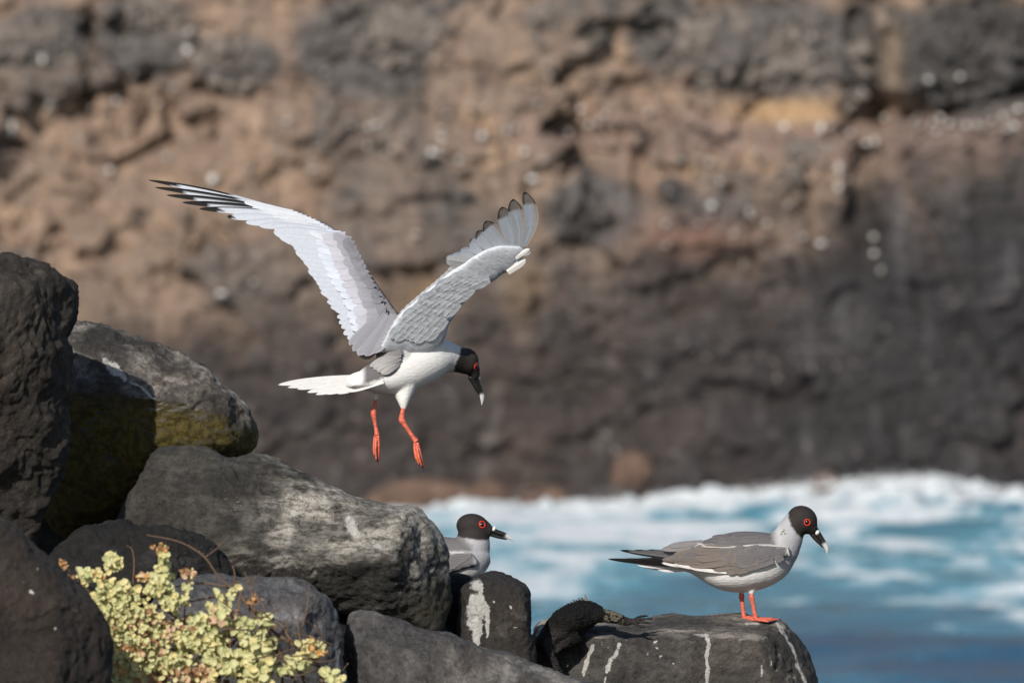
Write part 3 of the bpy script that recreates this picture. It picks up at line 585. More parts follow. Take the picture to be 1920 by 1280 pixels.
def feather_mesh(name, base, tip, width, nrm, colour, bend=0.0, camber=0.12, lead=0.5, rows=12, lift=0.0, blunt=0.55, root=0.45):
    """one vane: base, tip in local metres; colour(t, c) with t along, c from -1 trailing to 1 leading"""
    base = Vector(base); tip = Vector(tip); a = tip - base; L = a.length
    n = Vector(nrm); n = (n - a * (n.dot(a) / (L * L))).normalized(); s = a.cross(n).normalized()
    V = []; F = []; C = []; cs = (-1, -0.55, -0.08, 0.0, 0.08, 0.55, 1)
    for i in range(rows + 1):
        t = i / rows; tt = 1 - (1 - t) ** 1.35
        w = width * min(1.0, root + (1 - root) * tt / 0.45) * (max(0.0, 1 - max(0.0, (tt - blunt) / (1 - blunt)) ** 2.2) ** 0.62)
        ctr = base + a * tt + s * (bend * 4 * tt * (1 - tt)) + n * (lift * 4 * tt * (1 - tt))
        for c in cs:
            off = c * w * ((1 - lead) if c < 0 else lead) * 1.0
            rz = camber * w * (1 - c * c) + (0.0003 if abs(c) < 0.01 else 0)
            V.append(ctr + s * off + n * rz); C.append(colour(tt, c))
    k = len(cs)
    for i in range(rows):
        for j in range(k - 1): F.append((i * k + j, i * k + j + 1, (i + 1) * k + j + 1, (i + 1) * k + j))
    me = mesh(name, V, F); set_col(me, np.array(C)); return me

def plumage(name, translucent=0.0, rough=0.75, bump=0.35, stretch=(30, 60, 160), spec=0.2, turn=0.0):
    k = NT(name); v0 = k.coord(); m1 = k.n('Mapping'); m1.inputs['Rotation'].default_value = (0, turn, 0); k.put(m1.inputs['Vector'], v0)
    m2 = k.n('Mapping'); m2.inputs['Scale'].default_value = stretch; k.put(m2.inputs['Vector'], m1.outputs[0]); v = m2.outputs[0]; n = k.noise(v, 3.0, 4, 0.6)
    col = k.mix(k.ramp(n, 0.3, 0.75, 0.0, 0.22), k.attr('Col', True), k.mix(1.0, k.attr('Col', True), (0.55, 0.55, 0.57), 'MULTIPLY'))
    k.put(k.b.inputs['Base Color'], col); k.b.inputs['Roughness'].default_value = rough; k.b.inputs['Specular IOR Level'].default_value = spec
    nb = k.bump(n, bump, 0.006); k.put(k.b.inputs['Normal'], nb)
    if translucent:
        tr = k.n('BsdfTranslucent'); k.put(tr.inputs['Color'], col); mx_ = k.n('MixShader'); mx_.inputs[0].default_value = translucent
        k.t.links.new(k.b.outputs[0], mx_.inputs[1]); k.t.links.new(tr.outputs[0], mx_.inputs[2]); k.t.links.new(mx_.outputs[0], k.out.inputs[0])
    return k.m
M_BODY = plumage('body_plumage', 0.0, bump=0.32, stretch=(26, 40, 90)); M_VANE = plumage('flight_feather', 0.20, bump=0.2, stretch=(60, 60, 60)); M_COVERT = plumage('covert_plumage', 0.06, bump=0.4); M_UNDER = plumage('underwing_plumage', 0.22, bump=0.55, stretch=(7, 20, 38), turn=-0.62)
def plain(name, col, rough=0.5, spec=0.5, bump=0.0, scale=200, low=0.78):
    k = NT(name); k.b.inputs['Roughness'].default_value = rough; k.b.inputs['Specular IOR Level'].default_value = spec
    n = k.noise(k.coord(), scale, 3, 0.6); k.put(k.b.inputs['Base Color'], k.mix(k.ramp(n, 0.3, 0.7), tuple(x * low for x in col), col))
    if bump: k.put(k.b.inputs['Normal'], k.bump(n, bump, 0.002))
    return k.m
M_LEG = plain('red_leg_skin', (0.70, 0.15, 0.095), 0.5, 0.4, 0.9, 170, 0.5); M_WEB = plain('orange_foot_web', (0.70, 0.16, 0.025), 0.5, 0.4, 0.5, 300)
M_EYE = plain('dark_eye', (0.008, 0.006, 0.006), 0.16, 0.9); M_RING = plain('red_eye_ring', (0.75, 0.05, 0.02), 0.5, 0.3); M_CLAW = plain('dark_claw', (0.02, 0.016, 0.014), 0.4)
k = NT('beak_horn'); k.put(k.b.inputs['Base Color'], k.attr('Col', True)); k.b.inputs['Roughness'].default_value = 0.32; M_BEAK = k.m

WHITE = np.array((0.70, 0.695, 0.69)); GREY = np.array((0.128, 0.121, 0.126)); NECK = np.array((0.345, 0.345, 0.37)); HOOD = np.array((0.026, 0.022, 0.021)); BLACK = np.array((0.012, 0.011, 0.011)); PALE = np.array((0.58, 0.61, 0.66))  # PALE: white plumage with the blue sky fill mixed into it
def jit(c, a, r): 
    f = 1 + r.uniform(-a, a); return tuple(float(x * f) for x in c)

def hit(bvh, pl, px, py):
    """local point where the sight line through px, py meets the animal"""
    o = -pl.w; d = W(px, py, pl.d).normalized(); p, n, i, ds = bvh.ray_cast(o, d)
    return p, n

def add_eye(root, bvh, pl, px, py, r_px, away=False):
    p, n = hit(bvh, pl, px, py)
    if p is None: return
    S = pl.S
    V, F = ellipsoid(0, 0, 0, r_px, r_px, r_px, S, 0, 16, 10); me = mesh('eye', V, F)
    e = link('eye', me, M_EYE, root, p - n * r_px * S * 0.55)
    bm = bmesh.new(); t = n.orthogonal().normalized(); b = n.cross(t); N_ = 28; m_ = 6; vs = []
    for i in range(N_):
        a = 2 * math.pi * i / N_; rad = t * math.cos(a) + b * math.sin(a)
        vs.append([bm.verts.new(rad * r_px * 1.12 * S + (rad * math.cos(q) + n * math.sin(q)) * r_px * 0.22 * S) for q in [2 * math.pi * j / m_ for j in range(m_)]])
    for i in range(N_):
        for j in range(m_): bm.faces.new((vs[i][j], vs[(i + 1) % N_][j], vs[(i + 1) % N_][(j + 1) % m_], vs[i][(j + 1) % m_]))
    me = bpy.data.meshes.new('eye_ring'); bm.normal_update(); bm.to_mesh(me); bm.free(); me.polygons.foreach_set('use_smooth', [True] * len(me.polygons))
    link('eye_ring', me, M_RING, e, n * r_px * S * 0.40)

def beak(root, pl, upper, lower, spot, tip_t, side=(0, 1, 0)):
    V, F = loft(upper, side, pl.S, None, 6, 14); V = pl.shift(V); me = mesh('upper_beak', V, F)
    x0, x1 = np.array((upper[0][0], upper[0][1])), np.array((upper[-1][0], upper[-1][1])); L = (x1 - x0) @ (x1 - x0)
    PXY = np.stack([V[:, 0] / pl.S + pl.ox, pl.oy - V[:, 2] / pl.S], -1); t = ((PXY - x0) @ (x1 - x0)) / L
    m = smooth(tip_t - 0.06, tip_t + 0.06, t)[:, None]; set_col(me, BLACK[None] * (1 - m) + np.array((0.48, 0.49, 0.50))[None] * m); link('upper_beak', me, M_BEAK, root)
    V, F = loft(lower, side, pl.S, None, 6, 12); V = pl.shift(V); me = mesh('lower_beak', V, F); set_col(me, np.tile(BLACK * 1.4, (len(V), 1))); link('lower_beak', me, M_BEAK, root)
    V, F = ellipsoid(*spot, pl.S, 0.5, 14, 8); me = mesh('beak_spot', pl.shift(V), F); set_col(me, np.tile(WHITE, (len(V), 1))); link('beak_spot', me, M_BODY, root)

def tube(name, st, pl, mat, parent, side=(0, 1, 0), n=6, ring=12):
    V, F = loft(st, side, pl.S, None, n, ring); return link(name, mesh(name, pl.shift(V), F), mat, parent)

def patch(name, poly, pl, front, thick, step, mat, parent, colour, rim=10.0):
    """closed thin shell over a pixel polygon; front(px, py) gives its depth offset in px (array functions), thick its thickness in px"""
    from mathutils.geometry import delaunay_2d_cdt
    P = np.array(catmull(list(poly) + [poly[0]], 5)[:-1]); x0, y0 = P.min(0); x1, y1 = P.max(0)
    gx_, gy_ = np.meshgrid(np.arange(x0, x1, step), np.arange(y0, y1, step)); Q = np.stack([gx_.ravel(), gy_.ravel()], -1)
    Q[:, 0] += (np.round((Q[:, 1] - y0) / step) % 2) * step * 0.5
    A = P; B = np.roll(P, -1, 0)
    ins = np.zeros(len(Q), dtype=bool); dist = np.full(len(Q), 1e9)
    for a, b in zip(A, B):
        c = ((a[1] > Q[:, 1]) != (b[1] > Q[:, 1])); xi = (b[0] - a[0]) * (Q[:, 1] - a[1]) / (b[1] - a[1] + 1e-12) + a[0]; ins ^= c & (Q[:, 0] < xi)
        ab = b - a; t = np.clip(((Q - a) @ ab) / (ab @ ab + 1e-9), 0, 1); dist = np.minimum(dist, np.hypot(*(Q - a - t[:, None] * ab).T))
    keep = ins & (dist > step * 0.5); Q = Q[keep]; dq = np.concatenate([np.zeros(len(P)), dist[keep]]); pts = np.vstack([P, Q]); n = len(pts)
    vs, es, fs, ov, oe, of = delaunay_2d_cdt([Vector(p) for p in pts.tolist()], [(i, (i + 1) % len(P)) for i in range(len(P))], [], 1, 1e-5)
    pts = np.array([tuple(q) for q in vs]); dd = np.array([dq[o[0]] if o else 0.0 for o in ov])
    pr = np.sqrt(np.clip(1 - (1 - np.clip(dd / rim, 0, 1)) ** 2, 0, 1))
    f0 = front(pts[:, 0], pts[:, 1]); yf = f0 - thick * pr * 0.5; yb = f0 + thick * pr * 0.5
    m = len(pts); X = (pts[:, 0] - pl.ox) * pl.S; Z = (pl.oy - pts[:, 1]) * pl.S
    nb = len(P); mapb = np.arange(m) + m
    V = np.vstack([np.stack([X, yf * pl.S, Z], -1), np.stack([X, yb * pl.S + 1e-5, Z], -1)])
    F = [tuple(f) for f in fs] + [tuple(m + i for i in reversed(f)) for f in fs]
    me = mesh(name, V, F); bm = bmesh.new(); bm.from_mesh(me); bmesh.ops.remove_doubles(bm, verts=bm.verts, dist=3e-5); bmesh.ops.recalc_face_normals(bm, faces=bm.faces); bm.to_mesh(me); bm.free()
    me.polygons.foreach_set('use_smooth', [True] * len(me.polygons))
    V = coords(me); set_col(me, colour(V[:, 0] / pl.S + pl.ox, pl.oy - V[:, 2] / pl.S, V)); return link(name, me, mat, parent)

def lerp3(a, b, t): return a + (b - a) * t
def along(pts, n):
    """n points evenly spread along a polyline"""
    P = np.array(pts, dtype=float); s = np.concatenate([[0], np.cumsum(np.linalg.norm(np.diff(P, axis=0), axis=1))]); q = np.linspace(0, s[-1], n)
    return np.stack([np.interp(q, s, P[:, i]) for i in range(P.shape[1])], -1)

# ------------------------------------------------------------------ flying gull
D = 20.0; pl = Place(758, 700, D)
fly = empty('flying_gull', pl.w); tag(fly, 'white and grey gull landing with both wings raised and orange feet dangling', 'gull', 'gulls on the shore')
yaw = math.radians(34); sd = (math.sin(yaw), -math.cos(yaw), 0)
dz = lambda x: (x - 760) * 0.62                                     # depth along the body: the head is further away
st = [(655, 722, dz(655), 4, 6, 14), (675, 718, dz(675), 11, 19, 24), (700, 714, dz(700), 22, 33, 32), (730, 706, dz(730), 34, 44, 40), (762, 692, dz(762), 42, 46, 44), (795, 677, dz(795), 42, 40, 42), (822, 669, dz(822), 36, 36, 36), (843, 671, dz(843), 27, 29, 28), (858, 675, dz(858), 24, 26, 24)]
parts = [loft(st, sd, pl.S, None, 8, 28),
         loft([(840, 672, dz(840), 25, 27, 24), (860, 675, dz(860), 24, 25, 23), (872, 679, dz(872), 23, 24, 22), (881, 688, dz(881), 17, 19, 18), (887, 699, dz(887), 11, 14, 13), (891, 710, dz(891), 8, 9, 8)], sd, pl.S, None, 8, 22),
         ellipsoid(873, 677, dz(873), 24.5, 23, 25, pl.S),
         loft([(758, 712, dz(762) - 16, 28, 28, 24), (758, 732, dz(762) - 20, 20, 22, 20), (758, 750, dz(760) - 24, 11, 14, 13), (757, 768, dz(758) - 25, 4.5, 4.5, 4.5)], (0, 1, 0), pl.S, None, 6, 14),
         loft([(712, 725, dz(712) + 22, 16, 16, 16), (706, 738, dz(706) + 24, 8, 8, 9), (704, 750, dz(704) + 24, 3, 3, 3.5)], (0, 1, 0), pl.S, None, 6, 12),
         ellipsoid(738, 664, dz(738) - 12, 36, 24, 28, pl.S, 0.5), ellipsoid(806, 655, dz(806) - 16, 34, 22, 30, pl.S, -0.6)]
V, F = merge(parts); me = remeshed('body', pl.shift(V), F, 0.0028, 8)
V = coords(me); bx_ = V[:, 0] / pl.S + pl.ox; by_ = pl.oy - V[:, 2] / pl.S
nz = fbm(V * 120, 3) * 3.0
hood = smooth(-3, 3, (bx_ - 858) + 0.33 * (by_ - 672) * 1.0 + nz); ng = smooth(812, 862, bx_ + nz * 2)
cb = np.tile(WHITE, (len(V), 1)); cb = lerp3(cb, NECK[None] * 1.25, (0.55 * ng)[:, None])
back = smooth(-4, 4, (700 - by_) - 0.35 * (bx_ - 742) * 1.0 + nz) * smooth(752, 738, bx_ + 0.5 * (by_ - 690) + nz * 2) * smooth(676, 690, bx_)
back = np.maximum(back, smooth(0.0, 0.3, normals(me)[:, 2] - 0.72) * smooth(690, 700, bx_) * smooth(840, 800, bx_))
cb = lerp3(cb, GREY[None], back[:, None]); cb = lerp3(cb, HOOD[None], hood[:, None]); set_col(me, cb)
body = link('body', me, M_BODY, fly); bvh = BVHTree.FromPolygons([v.co for v in me.vertices], [p.vertices for p in me.polygons])
beak(fly, pl, [(888, 702, dz(888), 8, 7, 7), (894, 714, dz(896), 7.5, 6, 6), (899.5, 727, dz(901), 6.5, 5, 5), (903, 739, dz(904), 5.6, 4.5, 4.2), (904, 748, dz(904), 4.2, 3.8, 3.2), (903, 760, dz(903), 0.5, 0.5, 0.5)],
     [(881, 706, dz(884), 5, 5, 5.5), (887, 717, dz(890), 4.4, 4.2, 4.6), (893, 729, dz(895), 3.8, 3.6, 3.6), (899, 741, dz(899), 0.8, 0.8, 0.8)], (897.5, 709.5, dz(893) + 2, 2.6, 5, 4.5), 0.66, sd)
add_eye(fly, bvh, pl, 893.6, 686.5, 5.4)
# legs and hanging webbed feet
def hang_leg(st, foot, claw):
    lg = tube('leg', st, pl, M_LEG, fly)
    for f in foot:
        tube('toe', f, pl, M_LEG, lg, n=5, ring=8)
        e = f[-1]; V, F = ellipsoid(e[0], e[1] + 1, e[2], 0.9, 0.9, 1.8, pl.S, 0, 8, 6); link('claw', mesh('claw', pl.shift(V), F), M_CLAW, lg)
    V = []; F = []
    Fs = [catmull([(q[0], q[1], q[2]) for q in f], 4) for f in foot]
    for a_, b_ in zip(Fs[:-1], Fs[1:]):
        b0 = len(V); m = min(len(a_), len(b_))
        for i in range(m):
            for u in (0.0, 0.5, 1.0):
                q = a_[i] + (b_[i] - a_[i]) * u; sag = 1.2 * math.sin(math.pi * u) * (i / m); V.append(pl.loc(q[0] - sag, q[1] - sag * 3.5 * (i / m) ** 2, q[2] + sag))
        for i in range(m - 1):
            for u in range(2): F.append((b0 + i * 3 + u, b0 + i * 3 + u + 1, b0 + i * 3 + u + 4, b0 + i * 3 + u + 3))
    web = link('foot_web', mesh('foot_web', V, F), M_WEB, lg); so_ = web.modifiers.new('thick', 'SOLIDIFY'); so_.thickness = 0.0016
hang_leg([(757, 762, dz(757) - 25, 4, 4, 4), (754.5, 775, dz(755) - 25, 4.4, 4.4, 4.4), (754, 786, dz(755) - 25, 6, 6.4, 5.5), (757, 792, dz(755) - 25, 5.4, 5.6, 5), (764, 803, dz(755) - 25, 4, 4, 4), (774, 818, dz(755) - 25, 4.2, 4.2, 4), (781, 827, dz(755) - 25, 6, 6, 5)],
         [[(783, 829, -36, 3, 3, 3), (787, 845, -38, 2.7, 2.7, 2.7), (791, 862, -38, 2.3, 2.3, 2.3), (795, 878, -36, 1.4, 1.4, 1.4)], [(781, 830, -34, 2.6, 2.6, 2.6), (784, 847, -44, 2.4, 2.4, 2.4), (787, 860, -48, 2.0, 2, 2), (791, 872, -48, 1.2, 1.2, 1.2)], [(778, 830, -30, 2.6, 2.6, 2.6), (778, 845, -36, 2.4, 2.4, 2.4), (781, 858, -40, 2.0, 2, 2), (786, 869, -40, 1.2, 1.2, 1.2)]], None)
hang_leg([(704.5, 750, -8, 3, 3, 3), (702.5, 762, -8, 3.4, 3.4, 3.4), (700.5, 773, -8, 5.4, 5.4, 5), (701.5, 783, -8, 4.4, 4.4, 4), (704, 797, -8, 3.3, 3.3, 3.3), (706, 808, -8, 4, 4, 4), (707, 815, -8, 5, 5, 4.6)],
         [[(709, 816, -10, 2.6, 2.6, 2.6), (710, 832, -12, 2.4, 2.4, 2.4), (709.5, 850, -12, 2, 2, 2), (709, 866, -10, 1.3, 1.3, 1.3)], [(706, 817, -8, 2.4, 2.4, 2.4), (705, 832, -18, 2.2, 2.2, 2.2), (704.5, 848, -20, 1.9, 1.9, 1.9), (706, 861, -20, 1.2, 1.2, 1.2)], [(703, 817, -6, 2.4, 2.4, 2.4), (701.5, 830, -10, 2.2, 2.2, 2.2), (701, 843, -12, 1.9, 1.9, 1.9), (702, 853, -12, 1.2, 1.2, 1.2)]], None)

# tail fan
rr = random.Random(3)
tips = [(522, 721), (540, 726), (558, 729), (577, 735), (593, 739), (612, 738), (633, 737), (652, 733)]
for i, (tx, ty) in enumerate(tips):
    t = i / (len(tips) - 1); b_ = pl.loc(698 + 22 * t, 706 + 8 * t, dz(700) + 14 - 44 * t); e_ = pl.loc(tx, ty, dz(tx) * 0.35 + 20 - 60 * t)
    link('tail_feather', feather_mesh('tail_feather', b_, e_, 0.020, (0.05, -0.75, 0.65), lambda tt, c: jit(WHITE * (0.97 if abs(c) > 0.02 else 0.8), 0.03, rr), bend=0.004 - 0.003 * t, blunt=0.6, root=0.7, camber=0.05), M_VANE, fly)
for i in range(9):                                                  # rump and tail coverts
    t = i / 8; b_ = pl.loc(716 - 4 * t, 690 + 22 * t, dz(716) - 24 - 8 * math.sin(math.pi * t)); e_ = pl.loc(655 + rr.uniform(-6, 6) - 6 * t, 712 + 12 * t, dz(650) * 0.4 - 20)
    link('tail_covert', feather_mesh('tail_covert', b_, e_, 0.022, (0, -0.85, 0.5), lambda tt, c: jit(WHITE * 0.97, 0.03, rr), rows=9, camber=0.04, blunt=0.7), M_VANE, fly)

# far wing: upper side towards the camera
nF = Vector((-0.10, -0.75, 0.65)).normalized()
fd = lambda x, y: ((-0.10 * (x - 745)) + 0.62 * (590 - y)) / 0.80 + 8                 # px depth of the wing plane (x, y may be arrays)
fw = empty('wing', pl.loc(745, 590, 8)); fw.parent = fly
fw_pl = Place(745, 590, D); fw_pl.w = pl.w + pl.loc(745, 590, 8)
def fp(x, y, up=0.0): return fw_pl.loc(x, y, fd(x, y) - 8) + nF * (up * pl.S)
arm = [(748, 590), (727, 561), (697, 519), (673, 480), (655, 455), (642, 441), (622, 426), (600, 414), (570, 401), (545, 391), (500, 380), (470, 372), (480, 384), (530, 402), (560, 418), (590, 436), (606, 452), (618, 475), (632, 510), (650, 560), (660, 600), (668, 640), (675, 668), (695, 672), (715, 650), (738, 620)]
def arm_col(x, y, V):
    n = fbm(V * 60, 3) * 6
    # grey lesser coverts inside a line from the wrist to the body; white hand and primary coverts
    lim = np.interp(y, [430, 447, 480, 523, 569, 608, 680], [640, 634, 629, 644, 662, 668, 660])
    g = smooth(-5, 7, x - lim + n) * smooth(438, 450, y + 0.3 * (x - 640) + n)
    return lerp3(np.tile(np.array((0.53, 0.555, 0.60)), (len(x), 1)), GREY[None] * 1.5, g[:, None])  # the bluish white carries sky fill in its colour
patch('arm', arm, fw_pl, lambda x, y: fd(x, y) - 8, 9.0, 5.0, M_COVERT, fw, arm_col, rim=18)
ptip = [(266, 333), (279, 348), (302, 364), (333, 379), (366, 392), (420, 408), (456, 420), (482, 427), (500, 428), (511, 436)]
pbase = along([(500, 384), (540, 398), (590, 424), (622, 446)], 10)
pw = [0.016, 0.018, 0.020, 0.022, 0.024, 0.026, 0.027, 0.027, 0.027, 0.027]; tb = [0.745, 0.735, 0.73, 0.725, 0.76, 0.90, 2, 2, 2, 2]; lb = [-0.02, -0.5, -0.5, -0.5, 0.5, 1.2, 2, 2, 2, 2]
for i in range(10):
    def pc(tt, c, i=i):
        if tt > tb[i] + 0.05 * (abs(c + 0.4)) : return jit(BLACK, 0.1, rr)
        if c > lb[i] and tt > 0.30: return jit(BLACK, 0.1, rr)
        if abs(c) < 0.02: return jit(PALE * 0.8, 0.05, rr)
        return jit(np.array((0.50, 0.535, 0.60)), 0.04, rr)
    link('primary_feather', feather_mesh('primary_feather', fp(*pbase[i], 1 + 1.3 * i), fp(*ptip[i], 1 + 1.3 * i), pw[i], nF, pc, bend=0.006, rows=18, lead=0.42, blunt=0.50 if i < 5 else 0.7, root=0.55), M_VANE, fw)
stip = along([(510, 440), (528, 452), (546, 463), (566, 493), (584, 523), (603, 554), (624, 584), (640, 615), (649, 637), (660, 650)], 24)
sbase = along([(630, 448), (640, 462), (648, 485), (660, 520), (676, 560), (684, 600)], 24)
for i in range(24):
    link('secondary_feather', feather_mesh('secondary_feather', fp(*sbase[i], 11 - 0.3 * i), fp(*(stip[i] + np.array((rr.uniform(-2.5, 2.5), rr.uniform(-2.5, 2.5)))), 12 - 0.3 * i), 0.027, nF, lambda tt, c: jit(np.array((0.50, 0.535, 0.60)) * (1 if abs(c) > 0.02 else 0.85), 0.04, rr), bend=-0.006 - 0.006 * math.sin(math.pi * i / 23), rows=14, lead=0.4, blunt=0.80, root=0.6, camber=0.06), M_VANE, fw)
# greater coverts, then rows of grey lesser coverts
for row, (n_, tp, bs, wd, colr, upv) in enumerate([
    (16, [(560, 436), (580, 452), (596, 480), (612, 514), (628, 548), (646, 580), (658, 606), (664, 628)], [(636, 446), (644, 470), (652, 500), (668, 540), (684, 580), (690, 606)], 0.022, np.array((0.52, 0.54, 0.58)), 17),
    (17, [(598, 446), (612, 470), (622, 500), (640, 540), (656, 574), (668, 606), (676, 640)], [(646, 448), (656, 470), (668, 500), (684, 540), (700, 580), (706, 610)], 0.020, GREY * 3.2, 19),
    (17, [(626, 444), (636, 468), (648, 500), (664, 540), (680, 574), (690, 612)], [(656, 458), (668, 480), (682, 506), (698, 540), (716, 576), (722, 606)], 0.019, GREY * 2.0, 21),
    (16, [(646, 452), (658, 476), (672, 506), (688, 540), (704, 576), (712, 606)], [(660, 474), (673, 496), (688, 522), (704, 550), (720, 578), (730, 602)], 0.018, GREY * 1.5, 22.5)]):
    T = along(tp, n_); B = along(bs, n_)
    for i in range(n_):
        colr_ = colr * np.array((0.94, 1.0, 1.09)); cc = jit(colr_, 0.14, rr); tip_c = (colr_ * 0.45 + np.array([np.array((0.55, 0.57, 0.61)), GREY * (3.8, 4.0, 4.3), GREY * (2.5, 2.7, 2.9), GREY * (1.7, 1.8, 1.9)][row]) * 0.55)
        link('covert_feather', feather_mesh('covert_feather', fp(*B[i], upv - 5.0 + 0.05 * i), fp(*(T[i] + np.array((rr.uniform(-4, 4), rr.uniform(-4, 4)))), upv - 5.5 + 0.05 * i), wd * rr.uniform(1.15, 1.35), nF, lambda tt, c, cc=cc, tc=tip_c: tuple(float(q + (e - q) * max(0, tt - 0.35) / 0.65) for q, e in zip(cc, tc)), bend=-0.004, rows=7, blunt=0.72, root=0.8, camber=0.03), M_COVERT, fw)
hc_t = along([(452, 378), (478, 393), (505, 405), (530, 416), (556, 428), (580, 440)], 12); hc_b = along([(545, 400), (565, 408), (588, 418), (608, 429), (622, 441), (632, 453)], 12)
for i in range(12):
    cc = jit(np.array((0.53, 0.555, 0.60)), 0.05, rr); link('covert_feather', feather_mesh('covert_feather', fp(*hc_b[i], 9 + 0.2 * i), fp(*hc_t[i], 5 + 0.9 * i), 0.024, nF, lambda tt, c, cc=cc: cc, rows=8, bend=-0.005, blunt=0.7, camber=0.03), M_COVERT, fw)
# grey tertials over the back
for i, (bx0, by0, tx, ty, wd) in enumerate([(716, 596, 657, 655, .030), (724, 600, 664, 668, .032), (730, 604, 674, 677, .034), (736, 606, 688, 679, .036), (740, 608, 702, 675, .034), (744, 604, 718, 664, .032)]):
    cc = jit(GREY * (1.85, 1.95, 2.1), 0.10, rr)
    link('tertial_feather', feather_mesh('tertial_feather', fp(bx0, by0, 16 + i), fp(tx, ty, 14 + 1.2 * i), wd, nF, lambda tt, c, cc=cc: tuple(q * (1.35 if abs(c) > 0.9 or tt > 0.97 else 1) for q in cc), rows=10, bend=-0.004, blunt=0.7, root=0.8), M_COVERT, fw)

# near wing: underside towards the camera
nN = Vector((0.32, -0.78, -0.53)).normalized()
nd = lambda x, y: 0.41 * (x - 800) - 0.68 * (625 - y) - 42
nw = empty('wing', pl.loc(800, 625, -42)); nw.parent = fly
nw_pl = Place(800, 625, D); nw_pl.w = pl.w + pl.loc(800, 625, -42)
def npnt(x, y, up=0.0): return nw_pl.loc(x, y, nd(x, y) + 42) + nN * (up * pl.S)
arm2 = [(709, 660), (722, 636), (734, 614), (752, 588), (781, 564), (806, 542), (830, 523), (846, 510), (862, 500), (885, 484), (910, 470), (935, 462), (960, 462), (978, 464), (984, 474), (975, 490), (959, 506), (943, 514), (927, 526), (901, 540), (877, 560), (861, 579), (853, 593), (842, 609), (838, 625), (828, 645), (800, 660), (760, 664), (735, 662)]
def arm2_col(x, y, V):
    n = fbm(V * 60, 3)
    u_ = -0.74 * (x - 800) + 0.67 * (y - 625); v_ = 0.67 * (x - 800) + 0.74 * (y - 625); sk = fbm(np.stack([v_ * 0.16 + 0.02 * u_, u_ * 0.022, 0 * u_], -1) + 3, 4); n = n + 0.8 * sk
    return np.tile(np.array((0.70, 0.74, 0.81)), (len(x), 1)) * (1 - 0.12 * np.abs(n))[:, None]  # bright bluish white: sky and sea bounce painted into the underwing
patch('arm', arm2, nw_pl, lambda x, y: nd(x, y) + 42, 13.0, 5.0, M_UNDER, nw, arm2_col, rim=26)
p2tip = [(984, 362), (962, 376), (942, 391), (911, 418), (896, 437), (884, 453), (866, 472), (851, 482), (840, 487)]
p2base = along([(982, 463), (972, 468), (955, 478), (938, 488), (915, 498)], 9)
w2 = [0.034, 0.038, 0.040, 0.040, 0.040, 0.040, 0.036, 0.034, 0.034]; bd = [0.022, 0.010, 0.008, 0.004, 0.004, 0.002, 0.0, 0.0, 0.0]; tt2 = [0.74, 0.74, 0.76, 0.80, 0.87, 0.94, 2, 2, 2]
SMOKE = np.array((0.30, 0.255, 0.215)); M_PRIM = plumage('thin_primary', 0.5, bump=0.2, stretch=(60, 60, 60))
for i in range(9):
    def pc(tt, c, i=i):
        if tt > tt2[i]:
            return jit(BLACK * 1.3, 0.1, rr) if (abs(c) > 0.9 or tt > 0.975) else jit(SMOKE * (1.0 if i < 3 else 0.7), 0.08, rr)
        if i < 4 and c > 0.3: return jit(SMOKE * 1.6, 0.06, rr)
        if abs(c) < 0.02: return jit(PALE * 0.7, 0.05, rr)
        return jit(PALE, 0.03, rr)
    e_ = npnt(*p2tip[i], 0) + Vector((0, 0.02, 0.0))
    link('primary_feather', feather_mesh('primary_feather', npnt(*p2base[i], 2 - 1.0 * i), e_ - nN * (1.0 * i * pl.S), w2[i], (0.25, -0.93, -0.25), pc, bend=bd[i], rows=16, lead=0.36, blunt=0.62, root=0.5, camber=-0.08), M_PRIM, nw)
s2t = along([(838, 488), (846, 497), (838, 512), (826, 523), (806, 541), (781, 562), (755, 585), (738, 608), (724, 632), (710, 660)], 20); s2b = along([(920, 500), (900, 520), (870, 545), (850, 575), (830, 605), (806, 630), (780, 645)], 20)
for i in range(20):
    link('secondary_feather', feather_mesh('secondary_feather', npnt(*s2b[i], 1 - 0.4 * i), npnt(*s2t[i], -1 - 0.4 * i), 0.030, nN, lambda tt, c: jit(lerp3(WHITE, PALE, 0.5) * (0.98 if abs(c) > 0.02 else 0.86), 0.03, rr), rows=10, blunt=0.84, root=0.7, camber=0.03), M_VANE, nw)
for (bx0, by0, tx, ty, wd) in [(950, 508, 984, 484, .018), (965, 482, 991, 464, .012), (968, 478, 993, 470, .010)]:
    link('alula_feather', feather_mesh('alula_feather', npnt(bx0, by0, 4), npnt(tx, ty, 6), wd, (0.3, -0.9, 0.1), lambda tt, c: jit(WHITE, 0.02, rr), rows=8, blunt=0.6, root=0.9), M_VANE, nw)
# soft lining of the underwing: feathers shingled from wrist to body
lead_l = along([(925, 522), (895, 538), (866, 566), (846, 598), (826, 628)], 9); trail_l = along([(862, 508), (832, 530), (800, 556), (768, 584), (742, 622)], 9)
for si in range(8):
    for ci in range(6):
        q = (ci + 0.5 * (si % 2) + rr.uniform(-0.15, 0.15)) / 6.6 + 0.13
        b0 = lead_l[si] + (trail_l[si] - lead_l[si]) * q; e0 = lead_l[min(si + 1, 8)] + (trail_l[min(si + 1, 8)] - lead_l[min(si + 1, 8)]) * (q + 0.06); e0 = b0 + (e0 - b0) * rr.uniform(1.5, 2.0)
        cc = jit(np.array((0.72, 0.76, 0.82)), 0.05, rr)  # same bounce-tinted white as the arm
        link('lining_feather', feather_mesh('lining_feather', npnt(*b0, 6.3), npnt(*e0, 6.9), 0.032, nN, lambda tt, c, cc=cc: tuple(float(x_ * (0.93 if abs(c) < 0.02 else 1.0)) for x_ in cc), rows=8, blunt=0.5, root=0.7, camber=0.0), M_UNDER, nw)
